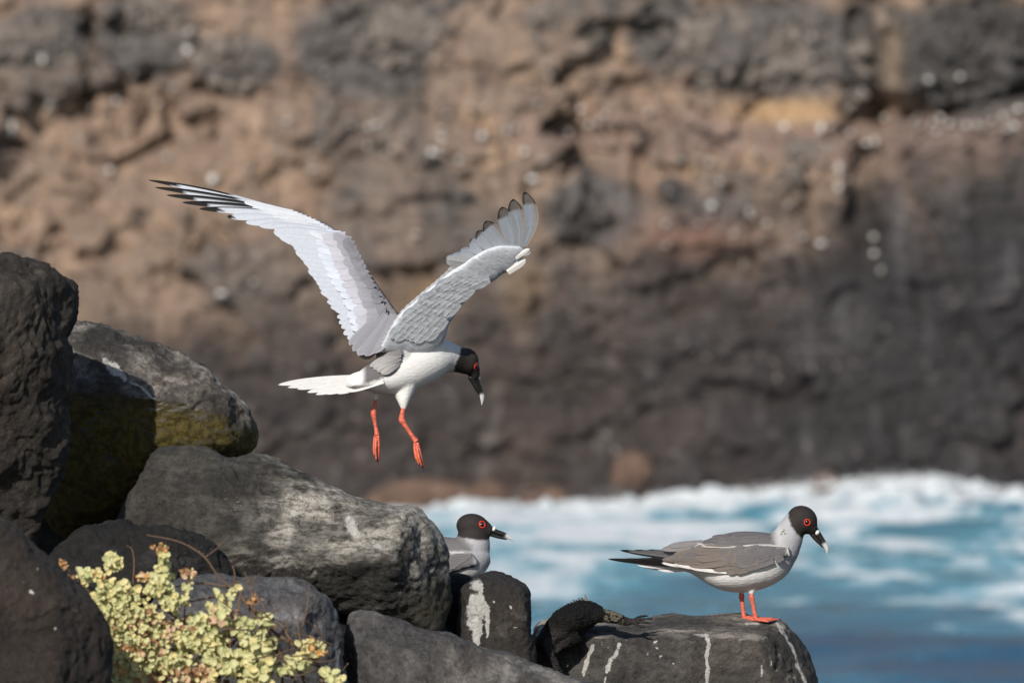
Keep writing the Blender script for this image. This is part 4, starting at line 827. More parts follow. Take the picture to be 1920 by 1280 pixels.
# scapulars: grey feathers lying along the flank under the wing
for i, (bx0, by0, tx, ty) in enumerate([(750, 664, 694, 690), (750, 670, 700, 694), (748, 676, 706, 698), (746, 682, 714, 702), (752, 660, 700, 684)]):
    p_, n_ = hit(bvh, pl, bx0, by0); q_, m_ = hit(bvh, pl, tx, ty)
    if p_ is None or q_ is None: continue
    cc = jit(GREY * (2.0 if i < 4 else 1.2), 0.08, rr)
    link('scapular_feather', feather_mesh('scapular_feather', p_ + n_ * 0.004, q_ + m_ * 0.005, 0.021, (n_ + m_), lambda tt, c, cc=cc: tuple(float(q + (0.5 - q) * 0.45 * tt) for q in cc), rows=9, blunt=0.6, root=0.7, lift=0.004), M_COVERT, fly)

# ------------------------------------------------------------------ standing gull on the flat boulder
def cast_to(obj, px, py):
    """distance at which the sight line through px, py meets a placed rock"""
    me = obj.data; b = BVHTree.FromPolygons([v.co + obj.location for v in me.vertices], [p.vertices for p in me.polygons])
    p, n, i, ds = b.ray_cast(Vector((0, 0, 0)), W(px, py, 20).normalized()); return p
pf = cast_to(b9, 1412, 1163); D2 = pf.y if pf is not None else 20.0
pl = Place(1405, 1163, D2); g2 = empty('standing_gull', pl.w); tag(g2, 'gull with dark hood and red legs standing on the flat grey boulder', 'gull', 'gulls on the shore')
Y = (0, 1, 0)
parts = [loft([(1250, 1060, 0, 4, 4, 10), (1275, 1060, 0, 11, 9, 20), (1300, 1055, 0, 28, 24, 34), (1335, 1053, 0, 46, 46, 46), (1375, 1053, 0, 56, 57, 54), (1415, 1050, 0, 55, 56, 55), (1450, 1043, 0, 46, 47, 48), (1474, 1036, 0, 30, 32, 34), (1488, 1032, 0, 14, 16, 18)], Y, pl.S, None, 8, 28),
         loft([(1428, 1052, 0, 22, 22, 30), (1446, 1040, 0, 38, 40, 42), (1462, 1028, 0, 36, 38, 40), (1475, 1010, 0, 29, 31, 32), (1484, 992, 0, 25, 26, 26), (1494, 978, 0, 24, 25, 24)], Y, pl.S, None, 8, 24),
         ellipsoid(1394, 1067, 0, 78, 57, 41, pl.S, -0.08),
         ellipsoid(1504, 974, 0, 29.5, 25, 26.5, pl.S, 0.45),
         loft([(1503, 976, 0, 25, 26, 23), (1516, 984, 0, 19, 20, 17), (1527, 995, 0, 9, 11, 10)], Y, pl.S, None, 8, 18),
         loft([(1409, 1090, -16, 14, 14, 14), (1409, 1104, -16, 9, 9, 9), (1408, 1114, -16, 4.5, 4.5, 4.5)], Y, pl.S, None, 5, 12),
         loft([(1390, 1092, 16, 14, 14, 14), (1390, 1106, 16, 8, 8, 8), (1391, 1114, 16, 4.5, 4.5, 4.5)], Y, pl.S, None, 5, 12)]
def body_of(parts, root, colour):
    V, F = merge(parts); me = remeshed('body', pl.shift(V), F, 0.0028, 8); V = coords(me); set_col(me, colour(V[:, 0] / pl.S + pl.ox, pl.oy - V[:, 2] / pl.S, V, normals(me)))
    link('body', me, M_BODY, root); return BVHTree.FromPolygons([v.co for v in me.vertices], [p.vertices for p in me.polygons])
def col2(x, y, V, n):
    nz = fbm(V * 120, 3) * 3
    c = np.tile(WHITE, (len(x), 1)); grey_up = smooth(1056, 1030, y + 0.25 * (1500 - x) * 0 + nz * 2) * smooth(1440, 1475, x)
    neck = np.clip(smooth(1425, 1472, x + nz * 3) * smooth(1100, 1045, y - 0.45 * (x - 1480) + nz * 2), 0, 1)
    c = lerp3(c, NECK[None], neck[:, None])
    m = smooth(1030, 1022, y - 0.08 * (x - 1400) + nz) * smooth(1462, 1440, x - 0.2 * (y - 1000) + nz * 2) * smooth(1270, 1290, x)
    c = lerp3(c, GREY[None] * 0.95, m[:, None])
    # hood: in front of a slanting line from nape to throat
    lx = np.interp(y, [940, 956, 970, 985, 1000, 1010, 1030], [1476, 1477, 1478, 1483, 1494, 1506, 1530])
    return lerp3(c, HOOD[None], smooth(-2, 2.5, x - lx + nz * 0.8)[:, None])
bvh = body_of(parts, g2, col2)
beak(g2, pl, [(1527, 993, 0, 8, 7, 7), (1534, 1003, 0, 7, 6, 5.5), (1541, 1013, 0, 6, 5, 4.6), (1547, 1022, 0, 5, 4.4, 3.8), (1550.5, 1030, 0, 3.6, 3.4, 2.6), (1550, 1038, 0, 0.5, 0.5, 0.5)],
     [(1521, 999, 0, 4.5, 4.5, 5), (1528, 1008, 0, 4, 4, 4), (1535, 1016, 0, 3.4, 3.2, 3.2), (1544, 1027, 0, 0.7, 0.7, 0.7)], (1532.5, 998, -2.5, 4.2, 7.5, 5.4), 0.60)
add_eye(g2, bvh, pl, 1513.6, 978.7, 5.0)
# wing folded along the side
g2_bvh = bvh
def wdepth(x, y):
    a = wdepth0(x, y); out = np.array(a, dtype=float)
    for i in range(len(out)):
        p_, n_ = hit(g2_bvh, pl, float(x[i]), float(y[i]))
        if p_ is not None: out[i] = min(out[i], p_.y / pl.S - 1.5)
    return out
def wdepth0(x, y): return -47.5 * np.sqrt(np.clip(1 - 0.72 * ((x - 1392) / 150) ** 2 - 0.75 * ((y - 1046) / 74) ** 2, 0.02, 1)) - 1.5
wing_poly = [(1479, 1026), (1470, 1021), (1440, 1020), (1405, 1020), (1380, 1023), (1350, 1024), (1318, 1024), (1300, 1024), (1275, 1033), (1250, 1042), (1238, 1048), (1248, 1055), (1285, 1058), (1318, 1067), (1350, 1071), (1385, 1072), (1400, 1066), (1425, 1056), (1450, 1047), (1468, 1044), (1477, 1038)]
def wcol(x, y, V):
    nz = fbm(V * 90, 3) * 4
    brown = np.array((0.165, 0.138, 0.12)); b = smooth(1400, 1320, x + nz) * smooth(1035, 1055, y + nz)
    c = lerp3(np.tile(GREY, (len(x), 1)), brown[None], (0.7 * b)[:, None])
    edge = np.maximum(smooth(1025, 1021.5, y + nz * 0.2) * smooth(1390, 1410, x), smooth(1470, 1478, x + nz * 0.3)); return lerp3(c, WHITE[None] * 0.95, edge[:, None])
for sgn in (-1, 1):
    wg = empty('wing', pl.loc(1470, 1030, 40 * sgn)); wg.parent = g2
    off = pl.loc(1470, 1030, 40 * sgn)
    wpl = Place(1470, 1030, D2)
    fr = (lambda x, y: wdepth(x, y) + 40) if sgn < 0 else (lambda x, y: -wdepth(x, y) - 40)
    patch('arm', wing_poly, wpl, fr, 8.0, 4.0, M_COVERT, wg, wcol, rim=9)
    nrm = (0, sgn, 0.25)
    def wp(x, y, up=0.0): return wpl.loc(x, y, float(fr(np.array([x]), np.array([y]))[0])) + Vector((0, sgn * up * pl.S, 0))
    r5 = random.Random(9)
    # coverts: overlapping rows pointing to the tail
    for ri, (tp, bs, n_, wd, cc0) in enumerate([([(1300, 1032), (1320, 1052), (1345, 1066), (1378, 1070)], [(1360, 1028), (1375, 1040), (1395, 1052), (1412, 1058)], 6, .026, np.array((0.150, 0.128, 0.115))),
                                               ([(1335, 1030), (1352, 1044), (1372, 1056), (1398, 1062)], [(1392, 1028), (1402, 1036), (1416, 1046), (1432, 1052)], 5, .026, np.array((0.138, 0.126, 0.122))),
                                               ([(1370, 1029), (1384, 1040), (1400, 1049), (1420, 1055)], [(1422, 1027), (1430, 1034), (1440, 1041), (1448, 1046)], 4, .025, GREY),
                                               ([(1402, 1028), (1414, 1036), (1428, 1043), (1442, 1048)], [(1452, 1026), (1458, 1032), (1463, 1037), (1466, 1041)], 4, .021, GREY * 1.05)]):
        T = along(tp, n_); B = along(bs, n_)
        for i in range(n_):
            cc = jit(cc0, 0.09, r5); t0 = T[i] + np.array((r5.uniform(-10, 10), r5.uniform(-4, 4)))
            link('covert_feather', feather_mesh('covert_feather', wp(*B[i], 4.0), wp(*t0, 4.8), wd, nrm, lambda tt, c, cc=cc: tuple(q * (1.1 if abs(c) > 0.9 or tt > 0.985 else 1) for q in cc), rows=7, blunt=0.7, root=0.8, camber=0.02), M_COVERT, wg)
    # tertials reaching the tail
    for i, (bx0, by0, tx, ty, wd) in enumerate([(1345, 1028, 1262, 1038, .020), (1345, 1036, 1248, 1047, .020), (1350, 1045, 1262, 1052, .018), (1355, 1056, 1290, 1058, .016)]):
        cc = jit(np.array((0.155, 0.128, 0.11)), 0.1, r5)
        link('tertial_feather', feather_mesh('tertial_feather', wp(bx0, by0, 3.5), wp(tx, ty, 4.5 - 0.4 * i), wd, nrm, lambda tt, c, cc=cc: tuple(q * (1.35 if abs(c) > 0.9 else 1) for q in cc), rows=10, blunt=0.6, root=0.7, camber=0.04), M_COVERT, wg)
    # white secondaries showing below, white scapular line above
    for i, (bx0, by0, tx, ty, wd) in enumerate([(1330, 1066, 1240, 1054, .010), (1345, 1070, 1262, 1056, .010), (1362, 1072, 1290, 1062, .010)]):
        link('secondary_feather', feather_mesh('secondary_feather', wp(bx0, by0, 2.5), wp(tx, ty, 3), wd, nrm, lambda tt, c: jit(WHITE, 0.02, r5), rows=9, blunt=0.7), M_VANE, wg)
    for i, (bx0, by0, tx, ty, wd) in enumerate([(1476, 1024, 1425, 1019, .006), (1446, 1020, 1388, 1021.5, .006), (1412, 1020, 1362, 1024, .005), (1380, 1024, 1342, 1025, .004), (1350, 1024.5, 1312, 1023, .004), (1326, 1024, 1305, 1016, .004), (1478, 1040, 1474, 1024, .006)]):
        link('scapular_edge', feather_mesh('scapular_edge', wp(bx0, by0, 5.4), wp(tx, ty, 5.6), wd * r5.uniform(0.7, 1.0), nrm, lambda tt, c: jit(WHITE * 0.72, 0.04, r5), rows=7, blunt=0.5, root=0.6), M_VANE, wg)
    # long black primaries; the far wing's tip is carried a little higher
    up = 0 if sgn < 0 else -15
    dd = lambda x: sgn * float(np.interp(x, [1140, 1320], [12, 34])) - 40 * sgn
    for i, (bx0, by0, tx, ty, wd) in enumerate([(1318, 1062, 1139, 1047, .0125), (1318, 1060, 1165, 1047, .013), (1315, 1056, 1190, 1047, .013), (1310, 1052, 1215, 1046, .013)]):
        if sgn > 0 and i == 3: continue
        tx2 = tx + (23 if sgn > 0 else 0)
        link('primary_feather', feather_mesh('primary_feather', wpl.loc(bx0, by0 + up * 0.6, dd(bx0) + sgn * i * 0.8), wpl.loc(tx2, ty + up * 1.05, dd(tx2) + sgn * i * 0.8), wd * (1.0 if sgn < 0 else 1.15), (0, sgn, -0.15 if sgn < 0 else 0.5), (lambda tt, c: jit(BLACK, 0.15, r5)) if sgn < 0 else (lambda tt, c: jit(BLACK if (c > 0.5 or tt > 0.9) else NECK * 0.7, 0.1, r5)), rows=12, blunt=0.55, lead=0.5, camber=0.08), M_VANE, wg)
    if sgn > 0:
        for (bx0, by0, tx, ty, wd) in [(1320, 1020, 1240, 1030, .022), (1318, 1016, 1252, 1024, .018)]:
            link('tertial_feather', feather_mesh('tertial_feather', wpl.loc(bx0, by0, -22), wpl.loc(tx, ty, -24), wd, (0, -0.8, 0.6), lambda tt, c: jit(GREY * 1.5, 0.06, r5), rows=10, blunt=0.6, root=0.7), M_COVERT, wg)
# mantle feathers on the back
for i in range(22):
    x0 = R.uniform(1325, 1432); y0 = R.uniform(1000, 1020) + abs(x0 - 1390) * 0.06
    p_, n_ = hit(bvh, pl, x0, y0); q_, m_ = hit(bvh, pl, x0 - 34, y0 + 3)
    if p_ is None or q_ is None: continue
    cc = jit(GREY * 0.92, 0.12, R)
    link('mantle_feather', feather_mesh('mantle_feather', p_ + n_ * 0.001, q_ + m_ * 0.003, 0.020, n_ + m_, lambda tt, c, cc=cc: tuple(q * (1.3 if abs(c) > 0.9 or tt > 0.98 else 1) for q in cc), rows=7, blunt=0.6, root=0.7, camber=0.04), M_COVERT, g2)
for i, (bx0, by0, tx, ty, dp) in enumerate([(1285, 1062, 1194, 1058, -12), (1288, 1065, 1205, 1062, -4), (1288, 1066, 1215, 1064, 4), (1285, 1062, 1200, 1058, 12), (1290, 1068, 1232, 1066, -10)]):
    link('tail_feather', feather_mesh('tail_feather', pl.loc(bx0, by0, dp), pl.loc(tx, ty, dp * 1.3), 0.014, (0, -0.9 if dp < 0 else 0.9, 0.4), lambda tt, c: jit(WHITE * 0.95, 0.02, R), rows=10), M_VANE, g2)
# green smear on the neck
M_GRN = plain('green_smear', (0.12, 0.16, 0.03), 0.8)
for (x, y, rx, rz) in [(1469, 996, 4, 1.6), (1472, 1000, 3, 1.3), (1465, 1001, 2, 2), (1470, 993, 1.2, 2)]:
    p_, n_ = hit(bvh, pl, x, y)
    if p_ is not None:
        V, F = ellipsoid(0, 0, 0, rx, 0.7, rz, pl.S, -0.3, 10, 6); link('green_smear', mesh('green_smear', V, F), M_GRN, g2, p_)
# legs: shank, joint, foot flat on the rock
def stand_leg(top, joint, ankle, toes, dp):
    lg = tube('leg', [(*top, dp, 4.4, 4.4, 4.4), ((top[0] + joint[0]) / 2, (top[1] + joint[1]) / 2, dp, 4.4, 4.4, 4.4), (*joint, dp, 5.4, 5.4, 5), (joint[0] + 0.3 * (ankle[0] - joint[0]), joint[1] + 0.3 * (ankle[1] - joint[1]), dp, 3.8, 3.8, 3.8), (*ankle, dp, 4.2, 4.2, 4.2), (ankle[0] + 2, ankle[1] + 6, dp, 4.5, 4.5, 4.5)], pl, M_LEG, g2)
    T = []
    for (tx, ty, td) in toes:
        f = [(ankle[0] + 1, ankle[1] + 5, dp, 4, 4, 4), (ankle[0] + (tx - ankle[0]) * 0.45, ankle[1] + 4 + (ty - ankle[1] - 4) * 0.55, dp + (td - dp) * 0.5, 3.0, 2.8, 3), (tx, ty, td, 1.6, 1.6, 1.8)]
        tube('toe', f, pl, M_LEG, lg, n=5, ring=10); T.append(catmull([q[:3] for q in f], 4))
        V, F = ellipsoid(tx + 1.5, ty, td, 3, 1.2, 1.2, pl.S, 0, 8, 6); link('claw', mesh('claw', pl.shift(V), F), M_CLAW, lg)
    V = []; F = []
    for a_, b_ in zip(T[:-1], T[1:]):
        b0 = len(V)
        for i in range(len(a_)):
            for u in (0, 0.5, 1): q = a_[i] + (b_[i] - a_[i]) * u; V.append(pl.loc(q[0] - 3 * math.sin(math.pi * u) * (i / len(a_)), q[1] + 0.6, q[2]))
        for i in range(len(a_) - 1):
            for u in range(2): F.append((b0 + i * 3 + u, b0 + i * 3 + u + 1, b0 + i * 3 + u + 4, b0 + i * 3 + u + 3))
    web = link('foot_web', mesh('foot_web', V, F), M_LEG, lg); m_ = web.modifiers.new('thick', 'SOLIDIFY'); m_.thickness = 0.0018
stand_leg((1408, 1108), (1409, 1120), (1416, 1155), [(1440, 1163.5, -34), (1460, 1160.5, -14), (1450, 1159, 8)], -16)
stand_leg((1390.5, 1108), (1391, 1119), (1395, 1153), [(1418, 1162, -8), (1432, 1160, 14), (1420, 1157, 34)], 16)

# ------------------------------------------------------------------ sitting gull behind the slanting boulder
D3 = 20.13; pl = Place(860, 1085, D3); g3 = empty('sitting_gull', pl.w); tag(g3, 'gull sitting half hidden behind the slanting boulder, only head and breast showing', 'gull', 'gulls on the shore')
parts = [loft([(640, 1060, 0, 4, 4, 10), (680, 1056, 0, 18, 18, 28), (730, 1050, 0, 40, 40, 45), (790, 1050, 0, 47, 46, 56), (840, 1050, 0, 44, 46, 56), (880, 1046, 0, 36, 44, 48), (905, 1042, 0, 22, 30, 34), (918, 1040, 0, 8, 14, 18)], Y, pl.S, None, 8, 28),
         loft([(872, 1050, 0, 36, 42, 44), (884, 1024, 0, 32, 36, 38), (887, 1004, 0, 29, 30, 30), (888, 992, 0, 26, 28, 25)], Y, pl.S, None, 8, 24),
         ellipsoid(886, 986, 0, 31, 25, 24, pl.S, 0.12), loft([(886, 988, 0, 23, 22, 22), (905, 991, 0, 19, 18, 17), (922, 997, 0, 9, 10, 9)], Y, pl.S, None, 8, 18)]
def col3(x, y, V, n):
    nz = fbm(V * 120, 3) * 3
    c = np.tile(NECK * 1.05, (len(x), 1)); wh = smooth(1058, 1074, y + nz); c = lerp3(c, WHITE[None], wh[:, None])
    m = smooth(1034, 1029, y + nz) * smooth(886, 868, x - 0.8 * (y - 1015) + nz * 2); c = lerp3(c, GREY[None] * 1.2, m[:, None])
    ly = np.interp(x, [850, 870, 890, 910, 925], [1002, 1007, 1010, 1012, 1006]); return lerp3(c, HOOD[None], (smooth(2.0, -2.0, y - ly + nz * 0.6) * smooth(853, 856, x))[:, None])
bvh = body_of(parts, g3, col3)
beak(g3, pl, [(920, 993, 0, 6.5, 6, 6.5), (930, 997, 0, 5.6, 5, 5.4), (942, 1001, 0, 5, 4, 4.4), (951, 1005, 0, 4.4, 3.8, 3.6), (958, 1009.5, 0, 3, 3, 2.4), (963, 1014.5, 0, 0.5, 0.5, 0.5)],
     [(917, 1000, 0, 4, 4, 5), (928, 1004, 0, 3.4, 3.4, 4), (940, 1007.5, 0, 3, 2.8, 3), (951, 1011, 0, 0.7, 0.7, 0.7)], (926.5, 991, -2.0, 3.6, 7.4, 5.4), 0.62)
add_eye(g3, bvh, pl, 904.5, 982.5, 5.4)
def w3(x, y): return -52 * np.sqrt(np.clip(1 - 0.7 * ((x - 820) / 105) ** 2 - 0.7 * ((y - 1050) / 70) ** 2, 0.02, 1)) - 3
for sgn in (-1, 1):
    wg = empty('wing', pl.loc(880, 1045, 40 * sgn)); wg.parent = g3; wpl = Place(880, 1045, D3); fr = (lambda x, y: w3(x, y) + 40) if sgn < 0 else (lambda x, y: -w3(x, y) - 40)
    patch('arm', [(897, 1050), (888, 1038), (876, 1033), (850, 1032), (800, 1030), (740, 1036), (690, 1046), (660, 1052), (690, 1062), (760, 1076), (820, 1078), (850, 1072), (875, 1064), (892, 1060)], wpl, fr, 8.0, 5.0, M_COVERT, wg,
          lambda x, y, V: lerp3(np.tile(GREY * 1.45, (len(x), 1)), WHITE[None] * 0.9, np.maximum(smooth(1037, 1033, y + 2 * fbm(V * 90, 2)), smooth(885, 895, x))[:, None]), rim=9)
    r5 = random.Random(4)
    for i in range(7):
        p0 = (884 - 5 * i, 1040 + 3.2 * i); p1 = (845 - 6 * i, 1041 + 4.4 * i); cc = jit(GREY * 1.4, 0.1, r5)
        f0 = [wpl.loc(x, y, float(fr(np.array([x]), np.array([y]))[0])) + Vector((0, sgn * 4.5 * pl.S, 0)) for x, y in (p0, p1)]
        link('covert_feather', feather_mesh('covert_feather', f0[0], f0[1], 0.014, (0, sgn, 0.2), lambda tt, c, cc=cc: cc, rows=7, blunt=0.6, root=0.7, camber=0.03), M_COVERT, wg)

# ------------------------------------------------------------------ marine iguana lying on the flat boulder
D4 = 19.93; pl = Place(1070, 1200, D4); ig = empty('marine_iguana', pl.w); tag(ig, 'black marine iguana slumped over the left end of the flat boulder', 'iguana')
parts = [loft([(1000, 1252, 10, 8, 8, 10), (1012, 1226, 0, 17, 17, 22), (1032, 1200, -6, 25, 26, 32), (1058, 1174, -10, 32, 31, 38), (1086, 1156, -6, 31, 30, 38), (1108, 1151, 4, 24, 23, 30), (1124, 1152, 12, 14, 14, 20), (1133, 1155, 18, 6, 6, 8)], Y, pl.S, None, 6, 22),
         ellipsoid(1098, 1146, 2, 28, 26, 19, pl.S, 0.2),
         loft([(1108, 1154, -14, 17, 17, 15), (1130, 1153, -26, 13, 13, 12), (1148, 1155, -32, 12, 12.5, 11), (1164, 1161, -34, 10.5, 9, 10), (1176, 1164, -32, 8, 7, 8), (1190, 1164, -30, 6, 5, 9), (1198, 1165, -30, 3, 3, 5)], Y, pl.S, None, 6, 14),
         *[loft([(1184, 1163, -32, 3.4, 3.4, 3.4), (x1, y1, z1, 2.8, 2.8, 2.8), (x2, y2, z2, 2.2, 2.2, 2.2), (x2 + 4, y2 + 2, z2, 1.0, 1.0, 1.0)], Y, pl.S, None, 4, 8) for x1, y1, z1, x2, y2, z2 in [(1198, 1155, -20, 1212, 1153.5, -14), (1203, 1159, -28, 1220, 1158.5, -24), (1202, 1165, -36, 1216, 1166, -36), (1196, 1170, -44, 1206, 1174, -48)]],
         loft([(1036, 1206, -26, 14, 14, 12), (1026, 1203, -40, 10, 10, 9), (1027, 1216, -50, 9.5, 9.5, 9), (1034, 1234, -54, 9.5, 9.5, 9), (1042, 1250, -54, 9, 9, 8), (1056, 1274, -50, 6, 6, 6)], Y, pl.S, None, 6, 14),
         loft([(1018, 1220, -14, 12, 12, 10), (1008, 1228, -22, 7, 7, 6), (1004, 1242, -24, 5, 5, 4), (1006, 1256, -24, 2, 2, 2)], Y, pl.S, None, 5, 10),
         loft([(1080, 1190, -26, 16, 16, 14), (1066, 1202, -36, 10, 10, 9), (1050, 1212, -40, 6, 6, 6), (1040, 1222, -40, 2.5, 2.5, 3)], Y, pl.S, None, 5, 12)]
V, F = merge(parts); me = remeshed('body', pl.shift(V), F, 0.0019, 5); V = coords(me); N_ = normals(me)
V = V + N_ * (0.0018 * fbm(V * 150, 3) + 0.0050 * fbm(V * 42, 3) * (V[:, 0] < 0.075))[:, None]; me.vertices.foreach_set('co', V.astype(np.float32).ravel()); me.update()
x = V[:, 0] / pl.S + pl.ox; y = pl.oy - V[:, 2] / pl.S; n = fbm(V * 110, 3)
c = np.tile(np.array((0.006, 0.006, 0.0062)), (len(V), 1)) * (1 + 0.8 * n)[:, None]
low = smooth(1080, 1030, x + 20 * n) * smooth(1165, 1190, y); c = lerp3(c, np.array((0.026, 0.023, 0.022))[None], low[:, None])  # sunlit lower left painted paler than the black back
arm_m = smooth(1128, 1138, x) * smooth(1174, 1166, x + 4 * n) * smooth(-0.12, 0.12, n + 0.05); c = lerp3(c, np.array((0.13, 0.12, 0.085))[None], (0.85 * arm_m)[:, None])
hand = smooth(1168, 1176, x); c = lerp3(c, np.array((0.03, 0.027, 0.024))[None], hand[:, None]); set_col(me, np.clip(c, 0.004, 1))
k = NT('iguana_skin'); k.put(k.b.inputs['Base Color'], k.attr('Col', True)); k.b.inputs['Roughness'].default_value = 0.7; k.b.inputs['Specular IOR Level'].default_value = 0.15
vo = k.n('TexVoronoi', Scale=260.0); k.put(vo.inputs['Vector'], k.coord()); k.put(k.b.inputs['Normal'], k.bump(vo.outputs['Distance'], 0.9, 0.004)); M_IG = k.m
link('body', me, M_IG, ig)
M_SP = plain('crest_spine', (0.03, 0.026, 0.022), 0.6)
sp = along([(1010, 1206), (1026, 1182), (1040, 1163), (1054, 1146), (1068, 1134), (1082, 1127), (1094, 1124)], 24)
for i, (sx, sy) in enumerate(sp):
    t = i / 23; h = R.uniform(2, 6); tube('spine', [(sx + 2, sy + 7, -4, 3.2, 3.2, 2), (sx - 2, sy - h * 0.3, -4, 2.2, 2.2, 1.4), (sx - 6, sy - h, -4, 0.4, 0.4, 0.4)], pl, M_SP, ig, n=3, ring=6)
tube('spine', [(1099, 1128, -2, 3.4, 3.4, 2.4), (1098, 1121, -2, 2.6, 2.6, 1.8), (1096.5, 1113, -2, 0.4, 0.4, 0.4)], pl, plain('pale_spine', (0.16, 0.12, 0.09), 0.6), ig, n=3, ring=8)

# ------------------------------------------------------------------ leafy shrub in front
D5 = 17.95; pl = Place(380, 1330, D5); sh = empty('shrub', pl.w); tag(sh, 'dry shrub with pale yellow green leaves and bare twigs in front of the boulders', 'shrub')
M_TW = plain('dry_twig', (0.135, 0.088, 0.06), 0.8, 0.2, 0.8, 220)
K = 1920 / 680.0
def cp(pts, dp, r0, r1):                                             # crop pixels -> stations
    out = []
    for i, (x, y) in enumerate(pts):
        t = i / (len(pts) - 1); r = r0 + (r1 - r0) * t; out.append((x / K, 960 + y / K, dp + 30 * t + R.uniform(-6, 6), r, r, r))
    return out
twigs = [([(1715, 960), (1700, 860), (1670, 780), (1560, 700), (1440, 620), (1330, 500), (1250, 420), (1160, 340), (1080, 230), (950, 155), (780, 120)], -40, 4.6, 1.1), ([(1250, 425), (1180, 440), (1090, 455), (940, 490), (800, 520)], -10, 2.6, 1.2), ([(1240, 410), (1130, 380), (1040, 378), (900, 400), (770, 432)], 0, 2.2, 1), ([(1090, 235), (1150, 190), (1215, 120)], 0, 1.6, .8),
         ([(700, 420), (706, 300), (704, 240), (690, 195), (664, 180)], 20, 1.6, .8), ([(840, 490), (900, 530), (960, 580), (1040, 650)], -30, 2.6, 1.6), ([(1420, 600), (1460, 700), (1520, 800), (1590, 960)], -60, 2.6, 3), ([(1290, 450), (1380, 600), (1450, 700), (1490, 820), (1500, 960)], -50, 2.4, 2.6), ([(1845, 795), (1790, 870), (1740, 960)], -30, 1.4, 1.8),
         ([(1240, 400), (1300, 480), (1400, 540), (1520, 600), (1500, 650)], -20, 2.4, 1), ([(1230, 280), (1245, 340), (1240, 420), (1300, 470)], 0, 1.3, 2.2), ([(1000, 660), (900, 570), (940, 575), (1050, 570)], -20, 1.6, 1.2), ([(800, 860), (920, 870), (960, 840), (930, 740), (1000, 680)], -90, 2.0, 1.2), ([(870, 820), (880, 880), (900, 960)], -90, 1.8, 1.8),
         ([(1560, 700), (1640, 780), (1600, 860), (1640, 940)], -50, 2.4, 2.8), ([(580, 720), (700, 640), (830, 600), (960, 585)], -50, 2.2, 1.2), ([(600, 960), (640, 800), (620, 640), (600, 470), (590, 330), (600, 230)], -40, 2.6, .9), ([(820, 960), (860, 760), (870, 560), (880, 380), (870, 240), (850, 170)], -30, 2.6, .9), ([(500, 940), (480, 700), (460, 520), (440, 350)], -30, 2.4, .9),
         ([(1180, 960), (1150, 800), (1120, 620), (1200, 480)], -70, 2.6, 1.2), ([(1040, 960), (1010, 760), (980, 560), (1000, 400), (1010, 320)], -60, 2.6, .9), ([(1400, 960), (1370, 800), (1390, 640), (1385, 560)], -80, 2.2, 1), ([(1280, 960), (1290, 760), (1300, 600)], -80, 2.2, 1), ([(1320, 470), (1350, 455), (1365, 460)], -20, 1.4, .8), ([(340, 250), (360, 310), (430, 390), (520, 470)], 30, .9, 1.5), ([(1660, 790), (1680, 740), (1690, 720)], -30, 1.4, .8), ([(1760, 960), (1765, 880), (1760, 830)], -30, 1.6, .9)]
for _ in range(34):                                                   # bare tangle on the right
    x0 = R.uniform(1180, 1640); y0 = R.uniform(400, 900) + 0.5 * (x0 - 1400); a = R.uniform(-0.3, 1.3) if R.random() < 0.65 else R.uniform(-2.6, -1.0); L = R.uniform(90, 260)
    twigs.append(([(x0, y0), (x0 + L * 0.5 * math.cos(a) + R.uniform(-22, 22), y0 + L * 0.5 * math.sin(a) + R.uniform(-22, 22)), (x0 + L * math.cos(a), y0 + L * math.sin(a))], R.uniform(-150, -40), R.uniform(1.3, 2.8), 0.9))
for _ in range(26):                                                   # fine dead twigs all through it
    x0 = R.uniform(560, 1500); y0 = R.uniform(430, 900); a = R.uniform(-2.9, 0.2); L = R.uniform(80, 240)
    twigs.append(([(x0, y0), (x0 + L * 0.5 * math.cos(a) + R.uniform(-25, 25), y0 + L * 0.5 * math.sin(a) + R.uniform(-25, 25)), (x0 + L * math.cos(a), y0 + L * 0.8 * math.sin(a))], R.uniform(-60, 30), R.uniform(1.2, 2.2), 0.7))
for pts, dp, r0, r1 in twigs: tube('branch', cp(pts, dp, r0, r1), pl, M_TW, sh, n=5, ring=7)
def leaf_mat(name, a, b):
    k = NT(name); n = k.noise(k.coord(), 120, 3); col = k.mix(n, a, b); k.put(k.b.inputs['Base Color'], col); k.b.inputs['Roughness'].default_value = 0.55
    tr = k.n('BsdfTranslucent'); k.put(tr.inputs['Color'], col); mx_ = k.n('MixShader'); mx_.inputs[0].default_value = 0.25
    k.t.links.new(k.b.outputs[0], mx_.inputs[1]); k.t.links.new(tr.outputs[0], mx_.inputs[2]); k.t.links.new(mx_.outputs[0], k.out.inputs[0]); return k.m
LM = [leaf_mat('leaf_pale_green', (0.46, 0.46, 0.21), (0.63, 0.61, 0.34)), leaf_mat('leaf_cream_yellow', (0.55, 0.49, 0.20), (0.70, 0.62, 0.33)), leaf_mat('leaf_green', (0.36, 0.37, 0.16), (0.50, 0.50, 0.25)), leaf_mat('leaf_orange', (0.50, 0.25, 0.07), (0.60, 0.34, 0.13)), leaf_mat('leaf_brown', (0.22, 0.11, 0.045), (0.36, 0.20, 0.10)), leaf_mat('leaf_pink', (0.50, 0.32, 0.20), (0.60, 0.42, 0.29))]
